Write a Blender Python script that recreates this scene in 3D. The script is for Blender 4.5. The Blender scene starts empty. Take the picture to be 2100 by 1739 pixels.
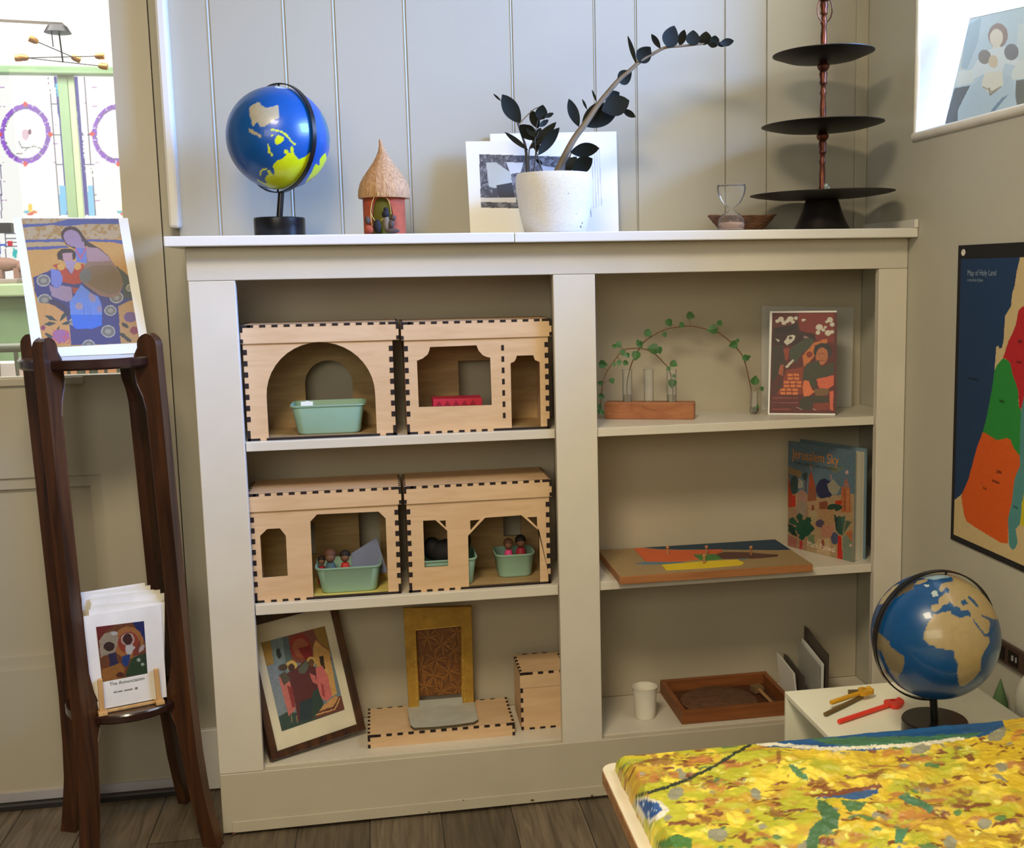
import bpy, bmesh, math, random
import numpy as np
from mathutils import Vector, Matrix
from mathutils.geometry import tessellate_polygon
random.seed(7)
SC = bpy.context.scene
COL = SC.collection
PI = math.pi
# ------------------------------------------------------------------ camera
CAM = Vector((0.35974, -2.29549, 1.14823)); FPX = 2298.8; U0 = 142.46
cd = bpy.data.cameras.new('camera'); cam = bpy.data.objects.new('camera', cd); COL.objects.link(cam)
cam.location = CAM
cam.rotation_euler = (math.radians(82.3025), math.radians(1.01512), math.radians(-10.30565))
cd.sensor_width = 36; cd.sensor_fit = 'HORIZONTAL'; cd.lens = FPX/2100*36; cd.shift_x = -U0/2100
cd.clip_start = .02
SC.camera = cam
ROT = cam.rotation_euler.to_matrix(); ROTI = ROT.transposed()
# ------------------------------------------------------------------ world, exposure
SC.view_settings.view_transform = 'Standard'; SC.view_settings.look = 'None'
SC.view_settings.exposure = 0.0; SC.view_settings.gamma = 1.0; SC.view_settings.use_curve_mapping = False
w = bpy.data.worlds.new('world'); SC.world = w; w.use_nodes = True
bg = w.node_tree.nodes['Background']; bg.inputs[0].default_value = (.75, .85, 1, 1); bg.inputs[1].default_value = 3.0
def area(name, loc, direction, sx, sy, power, color, spread=180):
    l = bpy.data.lights.new(name, 'AREA'); l.shape = 'RECTANGLE'; l.size = sx; l.size_y = sy
    l.energy = power; l.color = color; l.spread = math.radians(spread)
    o = bpy.data.objects.new(name, l); COL.objects.link(o); o.location = loc
    o.rotation_euler = Vector(direction).to_track_quat('-Z', 'Y').to_euler(); return o
# daylight entering by the window of the right wall: near sky glow and a lower, farther bright patch of sky
area('window_daylight', (1.72, -0.68, 1.98), (-1, 0, -.10), 1.36, 0.95, 13, (1.0, .95, .82))
area('outside_skylight', (3.85, -1.46, 2.64), (-1, .42, -.40), 1.7, 1.2, 490, (.13, .36, 1.0))
# added warm fill at the camera's end, brightens the deep compartments; no window there
area('far_end_fill', (-.5, -3.5, 1.75), (.12, 1, -.12), 1.8, .9, 28, (1.0, .92, .73))
# warm ceiling lamps of this room
area('ceiling_lamp_light', (.10, -1.70, 2.34), (.03, .12, -1), .5, .5, 35, (1.0, .845, .59))
# the bright room behind the door
area('next_room_daylight', (-.9, 1.7, 2.75), (0, .15, -1), 1.6, 1.2, 95, (1.0, .97, .94))

# ------------------------------------------------------------------ geometry helpers
def ray(px, py): return ROT @ Vector((px-1050-U0, 869.5-py, -FPX))
def at(px, py, X=None, Y=None, Z=None):
    d = ray(px, py)
    if X is not None: t = (X-CAM.x)/d.x
    elif Y is not None: t = (Y-CAM.y)/d.y
    else: t = (Z-CAM.z)/d.z
    return CAM + d*t
def on_plane(px, py, P, N):
    d = ray(px, py); return CAM + d*((P-CAM).dot(N)/d.dot(N))
def proj(V):
    """numpy (n,3) points -> photo pixels"""
    q = (V-np.array(CAM)) @ np.array(ROT)
    return 1050+U0+FPX*q[:, 0]/-q[:, 2], 869.5-FPX*q[:, 1]/-q[:, 2]
def crop(pts, ox, oy, s): return [(ox+x/s, oy+y/s) for x, y in pts]

def lin(c):
    if isinstance(c, str): c = tuple(int(c[i:i+2], 16)/255 for i in (0, 2, 4))
    elif max(c) > 1.001: c = tuple(v/255 for v in c)
    return tuple(v/12.92 if v <= .04045 else ((v+.055)/1.055)**2.4 for v in c)
MATS = {}
def nodes(name):
    m = bpy.data.materials.new(name); m.use_nodes = True; nt = m.node_tree
    return m, nt, nt.nodes['Principled BSDF']
def N(nt, t, **k):
    n = nt.nodes.new(t)
    for a, b in k.items(): setattr(n, a, b)
    return n
def coords(nt, scale=(1, 1, 1), kind='Object'):
    tc = N(nt, 'ShaderNodeTexCoord'); mp = N(nt, 'ShaderNodeMapping'); mp.inputs['Scale'].default_value = scale
    nt.links.new(tc.outputs[kind], mp.inputs[0]); return mp.outputs[0]
def mat(name, c, rough=.5, metal=0, var=.08, vs=12, bump=0, bs=80, stretch=(1, 1, 1), c2=None, coat=0, trans=0, ior=1.45):
    if name in MATS: return MATS[name]
    m, nt, b = nodes(name); c = lin(c); L = nt.links
    b.inputs['Roughness'].default_value = rough; b.inputs['Metallic'].default_value = metal
    b.inputs['Coat Weight'].default_value = coat; b.inputs['Transmission Weight'].default_value = trans; b.inputs['IOR'].default_value = ior
    co = coords(nt, stretch)
    n = N(nt, 'ShaderNodeTexNoise'); n.inputs['Scale'].default_value = vs; n.inputs['Detail'].default_value = 5; L.new(co, n.inputs[0])
    r = N(nt, 'ShaderNodeValToRGB'); L.new(n.outputs[0], r.inputs[0])
    a = c2 and lin(c2) or tuple(v*(1-var) for v in c); z = c if c2 else tuple(min(1, v*(1+var)) for v in c)
    r.color_ramp.elements[0].position = .35; r.color_ramp.elements[1].position = .65
    r.color_ramp.elements[0].color = (*a, 1); r.color_ramp.elements[1].color = (*z, 1)
    L.new(r.outputs[0], b.inputs['Base Color'])
    if bump:
        n2 = N(nt, 'ShaderNodeTexNoise'); n2.inputs['Scale'].default_value = bs; n2.inputs['Detail'].default_value = 3; L.new(co, n2.inputs[0])
        bp = N(nt, 'ShaderNodeBump'); bp.inputs['Strength'].default_value = bump; bp.inputs['Distance'].default_value = .003
        L.new(n2.outputs[0], bp.inputs['Height']); L.new(bp.outputs[0], b.inputs['Normal'])
    MATS[name] = m; return m
def wood(name, c1, c2, axis=(30, 30, 2), rough=.45, coat=0):
    if name in MATS: return MATS[name]
    m, nt, b = nodes(name); L = nt.links
    co = coords(nt, axis)
    n = N(nt, 'ShaderNodeTexNoise'); n.inputs['Scale'].default_value = 1.6; n.inputs['Detail'].default_value = 7; n.inputs['Distortion'].default_value = .9; L.new(co, n.inputs[0])
    r = N(nt, 'ShaderNodeValToRGB'); L.new(n.outputs[0], r.inputs[0])
    r.color_ramp.elements[0].position = .3; r.color_ramp.elements[1].position = .72
    r.color_ramp.elements[0].color = (*lin(c1), 1); r.color_ramp.elements[1].color = (*lin(c2), 1)
    L.new(r.outputs[0], b.inputs['Base Color']); b.inputs['Roughness'].default_value = rough; b.inputs['Coat Weight'].default_value = coat
    bp = N(nt, 'ShaderNodeBump'); bp.inputs['Strength'].default_value = .12; bp.inputs['Distance'].default_value = .001
    L.new(n.outputs[0], bp.inputs['Height']); L.new(bp.outputs[0], b.inputs['Normal'])
    MATS[name] = m; return m
def vmat(name, rough=.5, bump=0, bs=200, emit=0, translucent=0, coat=0):
    if name in MATS: return MATS[name]
    m, nt, b = nodes(name); L = nt.links
    a = N(nt, 'ShaderNodeAttribute', attribute_name='Col'); L.new(a.outputs[0], b.inputs['Base Color'])
    b.inputs['Roughness'].default_value = rough; b.inputs['Coat Weight'].default_value = coat
    if bump:
        n2 = N(nt, 'ShaderNodeTexNoise'); n2.inputs['Scale'].default_value = bs; n2.inputs['Detail'].default_value = 3; L.new(coords(nt), n2.inputs[0])
        bp = N(nt, 'ShaderNodeBump'); bp.inputs['Strength'].default_value = bump; bp.inputs['Distance'].default_value = .002
        L.new(n2.outputs[0], bp.inputs['Height']); L.new(bp.outputs[0], b.inputs['Normal'])
    if emit: L.new(a.outputs[0], b.inputs['Emission Color']); b.inputs['Emission Strength'].default_value = emit; nt.links.remove(b.inputs['Base Color'].links[0]); b.inputs['Base Color'].default_value = (0, 0, 0, 1)
    if translucent:
        t = N(nt, 'ShaderNodeBsdfTranslucent'); L.new(a.outputs[0], t.inputs[0])
        mx = N(nt, 'ShaderNodeMixShader'); mx.inputs[0].default_value = translucent
        L.new(b.outputs[0], mx.inputs[1]); L.new(t.outputs[0], mx.inputs[2]); L.new(mx.outputs[0], nt.nodes['Material Output'].inputs[0])
    MATS[name] = m; return m
def pane(name, tint=(1, 1, 1), haze=.06, rough=.02, ior=1.3):
    """thin clear sheet: mostly see-through with a glossy reflection"""
    if name in MATS: return MATS[name]
    m = bpy.data.materials.new(name); m.use_nodes = True; nt = m.node_tree; nt.nodes.clear(); L = nt.links
    o = N(nt, 'ShaderNodeOutputMaterial'); t = N(nt, 'ShaderNodeBsdfTransparent'); t.inputs[0].default_value = (*tint, 1)
    g = N(nt, 'ShaderNodeBsdfGlossy'); g.inputs['Roughness'].default_value = rough
    f = N(nt, 'ShaderNodeFresnel'); f.inputs[0].default_value = ior
    d = N(nt, 'ShaderNodeBsdfDiffuse'); d.inputs[0].default_value = (.9, .9, .9, 1)
    m1 = N(nt, 'ShaderNodeMixShader'); m2 = N(nt, 'ShaderNodeMixShader')
    L.new(f.outputs[0], m1.inputs[0]); L.new(t.outputs[0], m1.inputs[1]); L.new(g.outputs[0], m1.inputs[2])
    m2.inputs[0].default_value = haze; L.new(m1.outputs[0], m2.inputs[1]); L.new(d.outputs[0], m2.inputs[2]); L.new(m2.outputs[0], o.inputs[0])
    MATS[name] = m; return m

class MB:
    def __init__(s): s.v = []; s.f = []; s.m = []; s.sm = []
    def add(s, vs, fs, mi=0, smooth=False):
        o = len(s.v); s.v += [Vector(v) for v in vs]
        for f in fs: s.f.append([o+i for i in f]); s.m.append(mi); s.sm.append(smooth)
        return s
    def box(s, x0, x1, y0, y1, z0, z1, mi=0):
        vs = [(x, y, z) for z in (z0, z1) for y in (y0, y1) for x in (x0, x1)]
        return s.add(vs, [(0, 2, 3, 1), (4, 5, 7, 6), (0, 1, 5, 4), (1, 3, 7, 5), (3, 2, 6, 7), (2, 0, 4, 6)], mi)
    def obox(s, O, A, B, C, mi=0):
        """box from corner O with edge vectors A, B, C"""
        O, A, B, C = map(Vector, (O, A, B, C))
        vs = [O, O+A, O+B, O+A+B, O+C, O+A+C, O+B+C, O+A+B+C]
        fs = [(0, 2, 3, 1), (4, 5, 7, 6), (0, 1, 5, 4), (1, 3, 7, 5), (3, 2, 6, 7), (2, 0, 4, 6)]
        if A.cross(B).dot(C) < 0: fs = [f[::-1] for f in fs]
        return s.add(vs, fs, mi)
    def tube(s, pts, r, seg=10, mi=0, caps=True, closed=False, flat=None):
        pts = [Vector(p) for p in pts]; n = len(pts)
        rs = r if hasattr(r, '__len__') else [r]*n
        T = []
        for i in range(n):
            a = pts[(i-1) % n] if (i or closed) else pts[0]; b = pts[(i+1) % n] if (i < n-1 or closed) else pts[-1]
            T.append((b-a).normalized())
        u = T[0].orthogonal().normalized() if flat is None else Vector(flat)
        vs = []
        for i in range(n):
            if flat is None: u = (u-T[i]*u.dot(T[i])).normalized()
            else: u = (Vector(flat)-T[i]*Vector(flat).dot(T[i])).normalized()
            w_ = T[i].cross(u)
            for k in range(seg):
                a = 2*PI*k/seg; vs.append(pts[i]+(u*math.cos(a)+w_*math.sin(a))*rs[i])
        fs = []
        for i in range(n if closed else n-1):
            j = (i+1) % n
            for k in range(seg): fs.append((i*seg+k, i*seg+(k+1) % seg, j*seg+(k+1) % seg, j*seg+k))
        s.add(vs, fs, mi, True)
        if caps and not closed:
            o = len(s.v)-n*seg
            s.f.append([o+k for k in range(seg)][::-1]); s.m.append(mi); s.sm.append(False)
            s.f.append([o+(n-1)*seg+k for k in range(seg)]); s.m.append(mi); s.sm.append(False)
        return s
    def lathe(s, prof, c, seg=48, mi=0, M=None, a0=0, a1=2*PI):
        c = Vector(c); M = M or Matrix.Identity(3); vs = []; full = abs(a1-a0-2*PI) < 1e-6; n = seg if full else seg+1
        for r, z in prof:
            for k in range(n):
                a = a0+(a1-a0)*k/seg; vs.append(c+M @ Vector((r*math.cos(a), r*math.sin(a), z)))
        fs = []
        for i in range(len(prof)-1):
            for k in range(seg):
                k2 = (k+1) % n
                fs.append((i*n+k, i*n+k2, (i+1)*n+k2, (i+1)*n+k))
        return s.add(vs, fs, mi, True)
    def prism(s, loops, O, U, V, T, mi=0, mside=None):
        """loops: outer + holes in (u,v); extruded along T"""
        O, U, V, T = map(Vector, (O, U, V, T)); mside = mi if mside is None else mside
        l3 = [[Vector((u, v, 0)) for u, v in l] for l in loops]
        tris = tessellate_polygon(l3); flat = [p for l in l3 for p in l]
        P = [O+U*p.x+V*p.y for p in flat]; n = len(P)
        f0 = [tuple(t) for t in tris]; Nn = U.cross(V)
        def nrm(t): a, b, c = (flat[i] for i in t); return (b-a).cross(c-a).z
        f0 = [t if nrm(t) > 0 else t[::-1] for t in f0]
        if Nn.dot(T) > 0: f0, f1 = [t[::-1] for t in f0], f0
        else: f1 = [t[::-1] for t in f0]
        s.add(P+[p+T for p in P], f0+[tuple(i+n for i in t) for t in f1], mi)
        o = 0; base = len(s.v)-2*n
        for l in loops:
            k = len(l)
            for i in range(k):
                a, b = base+o+i, base+o+(i+1) % k
                s.f.append([a, b, b+n, a+n]); s.m.append(mside); s.sm.append(False)
            o += k
        return s
    def build(s, name, mats, parent=None, bevel=0, edge=None, recalc=False, colors=None):
        me = bpy.data.meshes.new(name); off = Vector(parent.get('_w', (0, 0, 0))) if parent is not None else Vector((0, 0, 0))
        loc = Vector((0, 0, 0))
        me.from_pydata([v-off for v in s.v], [], s.f)
        if not isinstance(mats, (list, tuple)): mats = [mats]
        for m in mats: me.materials.append(m)
        me.polygons.foreach_set('material_index', s.m); me.polygons.foreach_set('use_smooth', s.sm)
        if recalc:
            bm = bmesh.new(); bm.from_mesh(me); bmesh.ops.recalc_face_normals(bm, faces=bm.faces); bm.to_mesh(me); bm.free()
        o = bpy.data.objects.new(name, me); COL.objects.link(o)
        if parent is not None:
            o.parent = parent; o['_w'] = tuple(off)
        else: o['_w'] = (0., 0., 0.)
        if any(s.sm):
            e = o.modifiers.new('edges', 'EDGE_SPLIT'); e.split_angle = math.radians(edge or 38)
        if bevel:
            b = o.modifiers.new('bevel', 'BEVEL'); b.width = bevel; b.segments = 2; b.limit_method = 'ANGLE'; b.angle_limit = math.radians(50)
        me.update(); return o
def thing(name, label, cat, loc, group=None):
    o = bpy.data.objects.new(name, None); COL.objects.link(o); o.location = loc; o.empty_display_size = .05
    o['label'] = label; o['category'] = cat; o['_w'] = tuple(loc)
    if group: o['group'] = group
    return o
def tag(o, label, cat, group=None, kind=None):
    o['label'] = label; o['category'] = cat
    if group: o['group'] = group
    if kind: o['kind'] = kind
    return o
def struct(o): o['kind'] = 'structure'; return o

# ------------------------------------------------------------------ painter: flat colour shapes in traced coordinates
def vnoise(x, y, s, seed=0):
    x = x/s; y = y/s; xi = np.floor(x).astype(np.int64); yi = np.floor(y).astype(np.int64); fx = x-xi; fy = y-yi
    def h(a, b):
        n = (a*374761393+b*668265263+seed*974634777) & 0xffffffff
        n = ((n ^ (n >> 13))*1274126177) & 0xffffffff
        return ((n ^ (n >> 16)) & 0xffff)/65535.
    fx = fx*fx*(3-2*fx); fy = fy*fy*(3-2*fy)
    return (h(xi, yi)*(1-fx)+h(xi+1, yi)*fx)*(1-fy)+(h(xi, yi+1)*(1-fx)+h(xi+1, yi+1)*fx)*fy
def fbm(x, y, s, seed=0): return .5*vnoise(x, y, s, seed)+.3*vnoise(x, y, s/2.1, seed+1)+.2*vnoise(x, y, s/4.3, seed+2)
def inpoly(x, y, P):
    P = np.array(P, float); r = np.zeros(x.shape, bool)
    m = (x >= P[:, 0].min()) & (x <= P[:, 0].max()) & (y >= P[:, 1].min()) & (y <= P[:, 1].max())
    xs = x[m]; ys = y[m]; c = np.zeros(xs.shape, bool); j = len(P)-1
    for i in range(len(P)):
        xi, yi = P[i]; xj, yj = P[j]
        if yi != yj: c ^= ((yi > ys) != (yj > ys)) & (xs < (xj-xi)*(ys-yi)/(yj-yi)+xi)
        j = i
    r[m] = c; return r
def dline(x, y, P):
    d = np.full(x.shape, 1e9)
    for (ax, ay), (bx, by) in zip(P[:-1], P[1:]):
        vx, vy = bx-ax, by-ay; t = np.clip(((x-ax)*vx+(y-ay)*vy)/(vx*vx+vy*vy+1e-9), 0, 1)
        d = np.minimum(d, np.hypot(x-ax-t*vx, y-ay-t*vy))
    return d
class Paint:
    def __init__(s, base, warp=0, ws=6, grain=.04, gs=3, tf=None, k=1.0): s.k = k; s.base = base; s.ops = []; s.warp = warp; s.ws = ws; s.grain = grain; s.gs = gs; s.tf = tf
    def T(s, p): return [s.tf(*q) for q in p] if s.tf else p
    def poly(s, p, c): s.ops.append(('p', s.T(p), c)); return s
    def ell(s, cx, cy, rx, ry, c, rot=0, ring=0):
        if s.tf: a = s.tf(cx, cy); b = s.tf(cx+1, cy); k = math.hypot(b[0]-a[0], b[1]-a[1]); cx, cy = a; rx *= k; ry *= k; ring *= k
        s.ops.append(('e', (cx, cy, rx, ry, rot, ring), c)); return s
    def line(s, p, wd, c):
        if s.tf: a = s.tf(*p[0]); b = s.tf(p[0][0]+1, p[0][1]); wd *= math.hypot(b[0]-a[0], b[1]-a[1])
        s.ops.append(('l', (s.T(p), wd), c)); return s
    def blot(s, region, c, scale, thr, seed):
        s.ops.append(('b', (s.T(region) if region else None, scale, thr, seed), c)); return s
    def __call__(s, x, y):
        wx = x+s.warp*(fbm(x, y, s.ws, 11)-.5)*2; wy = y+s.warp*(fbm(x, y, s.ws, 23)-.5)*2
        out = np.tile(np.array(lin(s.base)), (len(x), 1))
        for k, a, c in s.ops:
            if k == 'p': m = inpoly(wx, wy, a)
            elif k == 'e':
                cx, cy, rx, ry, rot, ring = a; dx, dy = wx-cx, wy-cy; co, si = math.cos(rot), math.sin(rot)
                q = np.hypot((dx*co+dy*si)/rx, (-dx*si+dy*co)/ry); m = q < 1
                if ring: m &= q > 1-ring/min(rx, ry)
            elif k == 'l': m = dline(wx, wy, a[0]) < a[1]/2
            else:
                m = fbm(x, y, a[1], a[3]) > a[2]
                if a[0]: m &= inpoly(wx, wy, a[0])
            out[m] = lin(c)
        g = 1+s.grain*2*(fbm(x, y, s.gs, 5)-.5); return np.clip(out*g[:, None]*s.k, 0, 1)
def set_col(me, rgb):
    a = me.color_attributes.new('Col', 'FLOAT_COLOR', 'POINT')
    d = np.ones((len(rgb), 4), np.float32); d[:, :3] = rgb; a.data.foreach_set('color', d.ravel())
def grid_obj(name, P, nu, nv, paint, m, parent=None, smooth=True):
    """P: (n,3) world points laid out v-major (nv+1 rows of nu+1)"""
    off = np.array(parent['_w']) if parent is not None else np.zeros(3)
    idx = np.arange((nu+1)*(nv+1)).reshape(nv+1, nu+1)
    f = np.stack([idx[:-1, :-1], idx[:-1, 1:], idx[1:, 1:], idx[1:, :-1]], -1).reshape(-1, 4)
    me = bpy.data.meshes.new(name); me.vertices.add(len(P)); me.vertices.foreach_set('co', (P-off).ravel())
    me.loops.add(f.size); me.loops.foreach_set('vertex_index', f.ravel().astype(np.int32))
    me.polygons.add(len(f)); me.polygons.foreach_set('loop_start', np.arange(0, f.size, 4, dtype=np.int32))
    me.polygons.foreach_set('loop_total', np.full(len(f), 4, np.int32)); me.update(calc_edges=True)
    me.polygons.foreach_set('use_smooth', np.full(len(f), smooth))
    x, y = proj(P); set_col(me, paint(x, y)); me.materials.append(m); me.validate()
    o = bpy.data.objects.new(name, me); COL.objects.link(o); o.parent = parent; o['_w'] = tuple(off); return o
def sheet(name, BL, BR, TR, TL, paint, m, parent=None, res=.0011):
    BL, BR, TR, TL = (np.array(p) for p in (BL, BR, TR, TL))
    nu = max(2, int(np.linalg.norm(BR-BL)/res)); nv = max(2, int(np.linalg.norm(TL-BL)/res))
    u = np.linspace(0, 1, nu+1)[None, :, None]; v = np.linspace(0, 1, nv+1)[:, None, None]
    P = BL*(1-u)*(1-v)+BR*u*(1-v)+TR*u*v+TL*(1-u)*v
    return grid_obj(name, P.reshape(-1, 3), nu, nv, paint, m, parent)
def card_quad(name, BL, BR, TR, TL, th, mats, parent=None, mi=0):
    """thin slab behind the quad"""
    BL, BR, TR, TL = map(Vector, (BL, BR, TR, TL)); n = (BR-BL).cross(TL-BL).normalized()
    b = MB(); q = [BL, BR, TR, TL]; vs = q+[p-n*th for p in q]
    b.add(vs, [(0, 1, 2, 3), (7, 6, 5, 4), (1, 0, 4, 5), (2, 1, 5, 6), (3, 2, 6, 7), (0, 3, 7, 4)], mi)
    return b.build(name, mats, parent)
def perp_up(px, py, base, along):
    """point seen at (px,py) whose offset from base is perpendicular to along"""
    a = (Vector(along)).normalized(); return on_plane(px, py, Vector(base), a)
def text(s, size, O, U, V, m, parent, name='lettering', sx=1.0, lift=.0004):
    cu = bpy.data.curves.new('t', 'FONT'); cu.body = s; cu.size = size; cu.extrude = 0
    ob = bpy.data.objects.new('t', cu); COL.objects.link(ob)
    dg = bpy.context.evaluated_depsgraph_get(); me = bpy.data.meshes.new_from_object(ob.evaluated_get(dg))
    COL.objects.unlink(ob); bpy.data.objects.remove(ob)
    O, U, V = Vector(O), Vector(U).normalized(), Vector(V).normalized(); Nn = U.cross(V)
    off = Vector(parent['_w'])
    for v in me.vertices: v.co = O+U*v.co.x*sx+V*v.co.y+Nn*lift-off
    me.materials.clear(); me.materials.append(m); me.name = name
    o = bpy.data.objects.new(name, me); COL.objects.link(o); o.parent = parent; return o

# ------------------------------------------------------------------ materials
WALL = mat('wall_paint', (174, 168, 151), .55, var=.02, vs=3, bump=.06, bs=60)
WALLR = mat('wall_paint_right', (188, 184, 168), .6, var=.02, vs=3, bump=.08, bs=60)
TRIM = mat('white_gloss_paint', (220, 216, 208), .32, var=.02, vs=6, bump=.05, bs=30)
SHELFP = mat('shelf_paint', (214, 206, 190), .35, var=.025, vs=9, bump=.06, bs=40)
RAILP = mat('rail_paint', (204, 197, 182), .4, var=.025, vs=9, bump=.06, bs=40)
BASEP = mat('base_paint', (190, 181, 160), .45, var=.03, vs=9, bump=.08, bs=40)
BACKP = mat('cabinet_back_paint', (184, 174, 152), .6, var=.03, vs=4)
DOORP = mat('door_paint', (184, 176, 158), .4, var=.02, vs=4, bump=.04, bs=30)
CHIP = mat('chipped_wood', (96, 70, 50), .8)
PLY = wood('plywood', (206, 170, 130), (218, 185, 146), (6, 26, 40), .6)
PLYD = wood('plywood_shaded', (150, 122, 80), (176, 146, 100), (6, 30, 45), .7)  # darker copy of the plywood, inside shade put into the colour
CHAR = mat('laser_charred_edge', (34, 22, 20), .8)
DARKW = wood('dark_stained_wood', (40, 21, 12), (86, 50, 25), (26, 26, 2.2), .35, .15)
BLACK = mat('black_satin', (16, 16, 18), .28, var=.05)
BLACKM = mat('black_metal', (22, 20, 20), .35, .4)
COPPER = mat('aged_copper', (120, 68, 48), .38, .85, var=.3, vs=30, c2=(60, 34, 26))
DARKM = mat('dark_bronze', (42, 36, 34), .45, .5, var=.2, vs=20)
PAPER = mat('white_paper', (236, 235, 230), .7, var=.01)
LEAF = mat('dark_leaf', (16, 19, 10), .6, var=.35, vs=20); LEAF.node_tree.nodes['Principled BSDF'].inputs['Specular IOR Level'].default_value = .2
IVY = mat('ivy_leaf', (62, 104, 52), .45, var=.25, vs=60)
IVYS = mat('ivy_stem', (112, 78, 50), .6)
SAGE = mat('sage_plastic', (150, 186, 166), .45, var=.03)
VP = vmat('printed_paper', .55)
GLASS = pane('clear_glass', (.97, .98, .97), .05)
ACRYL = pane('acrylic', (.93, .92, .88), .30, .1)

def floor_material():
    m, nt, b = nodes('vinyl_plank_floor'); L = nt.links
    co = coords(nt, (1, 1, 1))
    br = N(nt, 'ShaderNodeTexBrick'); mp = N(nt, 'ShaderNodeMapping'); mp.inputs['Rotation'].default_value = (0, 0, PI/2)
    L.new(co, mp.inputs[0]); L.new(mp.outputs[0], br.inputs[0])
    br.inputs['Scale'].default_value = 1; br.inputs['Brick Width'].default_value = 1.2; br.inputs['Row Height'].default_value = .15
    br.inputs['Mortar Size'].default_value = .0012; br.inputs['Color1'].default_value = (*lin((84, 74, 60)), 1); br.inputs['Color2'].default_value = (*lin((116, 104, 88)), 1)
    br.inputs['Mortar'].default_value = (*lin((40, 34, 28)), 1); br.inputs['Bias'].default_value = 0
    n = N(nt, 'ShaderNodeTexNoise'); n.inputs['Scale'].default_value = 3; n.inputs['Detail'].default_value = 8; n.inputs['Distortion'].default_value = 1.2
    L.new(coords(nt, (22, 1.6, 1)), n.inputs[0])
    r = N(nt, 'ShaderNodeValToRGB'); L.new(n.outputs[0], r.inputs[0]); r.color_ramp.elements[0].position = .3; r.color_ramp.elements[1].position = .75
    r.color_ramp.elements[0].color = (.5, .47, .42, 1); r.color_ramp.elements[1].color = (1.35, 1.3, 1.22, 1)
    mx = N(nt, 'ShaderNodeMix', data_type='RGBA', blend_type='MULTIPLY'); mx.inputs[0].default_value = 1
    L.new(br.outputs[0], mx.inputs[6]); L.new(r.outputs[0], mx.inputs[7]); L.new(mx.outputs[2], b.inputs['Base Color'])
    b.inputs['Roughness'].default_value = .5; return m

# ================================================================== ROOM
struct(MB().box(-3.2, 1.7, -3.7, 3.2, -.06, 0).build('floor', floor_material()))
struct(MB().box(-3.2, 1.75, -3.7, .235, 2.5, 2.56).build('ceiling', WALL))
YW = .235
# back wall with door opening (door leaf -.96..-.083)
b = MB().box(-3.2, -.97, YW, YW+.1, 0, 2.5).box(-.97, -.081, YW, YW+.1, 2.06, 2.5).box(-.081, 1.7, YW+.003, YW+.1, 0, 2.5)
struct(b.build('wall_back', WALL))
struct(MB().box(-3.3, -3.2, -3.7, 3.2, 0, 2.9).build('wall_left', WALL))
struct(MB().box(-3.2, 1.75, -3.8, -3.7, 0, 2.5).build('wall_front', WALL))
# right wall with deep window opening Y -1.35..-.02, Z 1.43..2.3
b = MB().box(1.5, 1.7, -3.7, .235, 0, 1.43).box(1.5, 1.7, -3.7, .235, 2.32, 2.5)
b.box(1.5, 1.7, -3.7, -1.36, 1.43, 2.32).box(1.5, 1.7, -.018, .235, 1.43, 2.32)
struct(b.build('wall_right', WALLR))
# rounded plaster nosing round that opening, sill and bright glass
wn = struct(MB().box(1.683, 1.689, -1.35, -.03, 1.44, 2.31).build('window_1', pane('bright_pane', (1, 1, 1), .02, .02, 1.05)))
TRW = mat('window_gloss', (226, 222, 212), .35)
b = MB().tube([(1.499, -1.36, 1.421), (1.499, -.02, 1.421)], .0095, 12)
b.tube([(1.5, -.022, 1.421), (1.5, -.022, 2.32)], .006, 10)
struct(b.build('window_frame', TRW)).parent = wn
# panelled boards above the bookcase, with V grooves
GX = [(.040, .008), (.192, .008), (.295, .008), (.4435, .008), (.673, .007), (.857, .006), (.951, .006), (1.157, .004), (1.2555, .004), (1.39, .003)]
prof = [(-.045, .225)]
for gx, gw in GX: prof += [(gx-gw*.5, .225), (gx-gw*.38, .2238), (gx+gw*.15, .2272), (gx+gw*.28, .2276), (gx+gw*.36, .225)]
prof += [(1.4995, .225)]
b = MB(); vs = []
for z in (1.2302, 2.5): vs += [(x, y, z) for x, y in prof]
n = len(prof); b.add(vs, [(i, i+1, n+i+1, n+i) for i in range(n-1)])
b.box(-.045, 1.4995, .2295, .2345, 1.2302, 2.499)
struct(b.build('wall_back', WALL))
struct(MB().box(1.470, 1.4995, .2195, .2249, 1.2302, 2.5).build('trim_2', WALL, bevel=.0015))
struct(MB().box(-.062, -.040, .196, .2345, 1.2555, 2.5).build('trim_1', TRIM, bevel=.006))
struct(MB().box(-.0805, -.0005, .2222, .2375, .004, .145).build('baseboard_back', TRIM, bevel=.002))
# door with window and sunk panel
dr = thing('door_1', 'x', 'door', (-.52, .26, 0)); del dr['label']; del dr['category']; dr['kind'] = 'structure'
b = MB(); Y0, Y1 = .237, .276
b.prism([[(-.965, .026), (-.0835, .026), (-.0835, 2.05), (-.965, 2.05)],
         [(-.86, .95), (-.161, .95), (-.157, 1.93), (-.86, 1.93)],
         [(-.86, .31), (-.2425, .31), (-.2425, .735), (-.86, .735)]], (0, Y0, 0), (1, 0, 0), (0, 0, 1), (0, Y1-Y0, 0))
b.build('door_leaf', DOORP, dr)
b = MB().prism([[(-.86, .31), (-.2425, .31), (-.2425, .735), (-.86, .735)], [(-.835, .335), (-.267, .335), (-.267, .71), (-.835, .71)]], (0, .2435, 0), (1, 0, 0), (0, 0, 1), (0, .01, 0))
b.box(-.86, -.2425, .254, .26, .31, .735)
b.build('door_panel', DOORP, dr)
MB().box(-.90, -.262, .229, .2365, .932, .948).build('window_ledge', DOORP, dr, bevel=.002)
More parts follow.
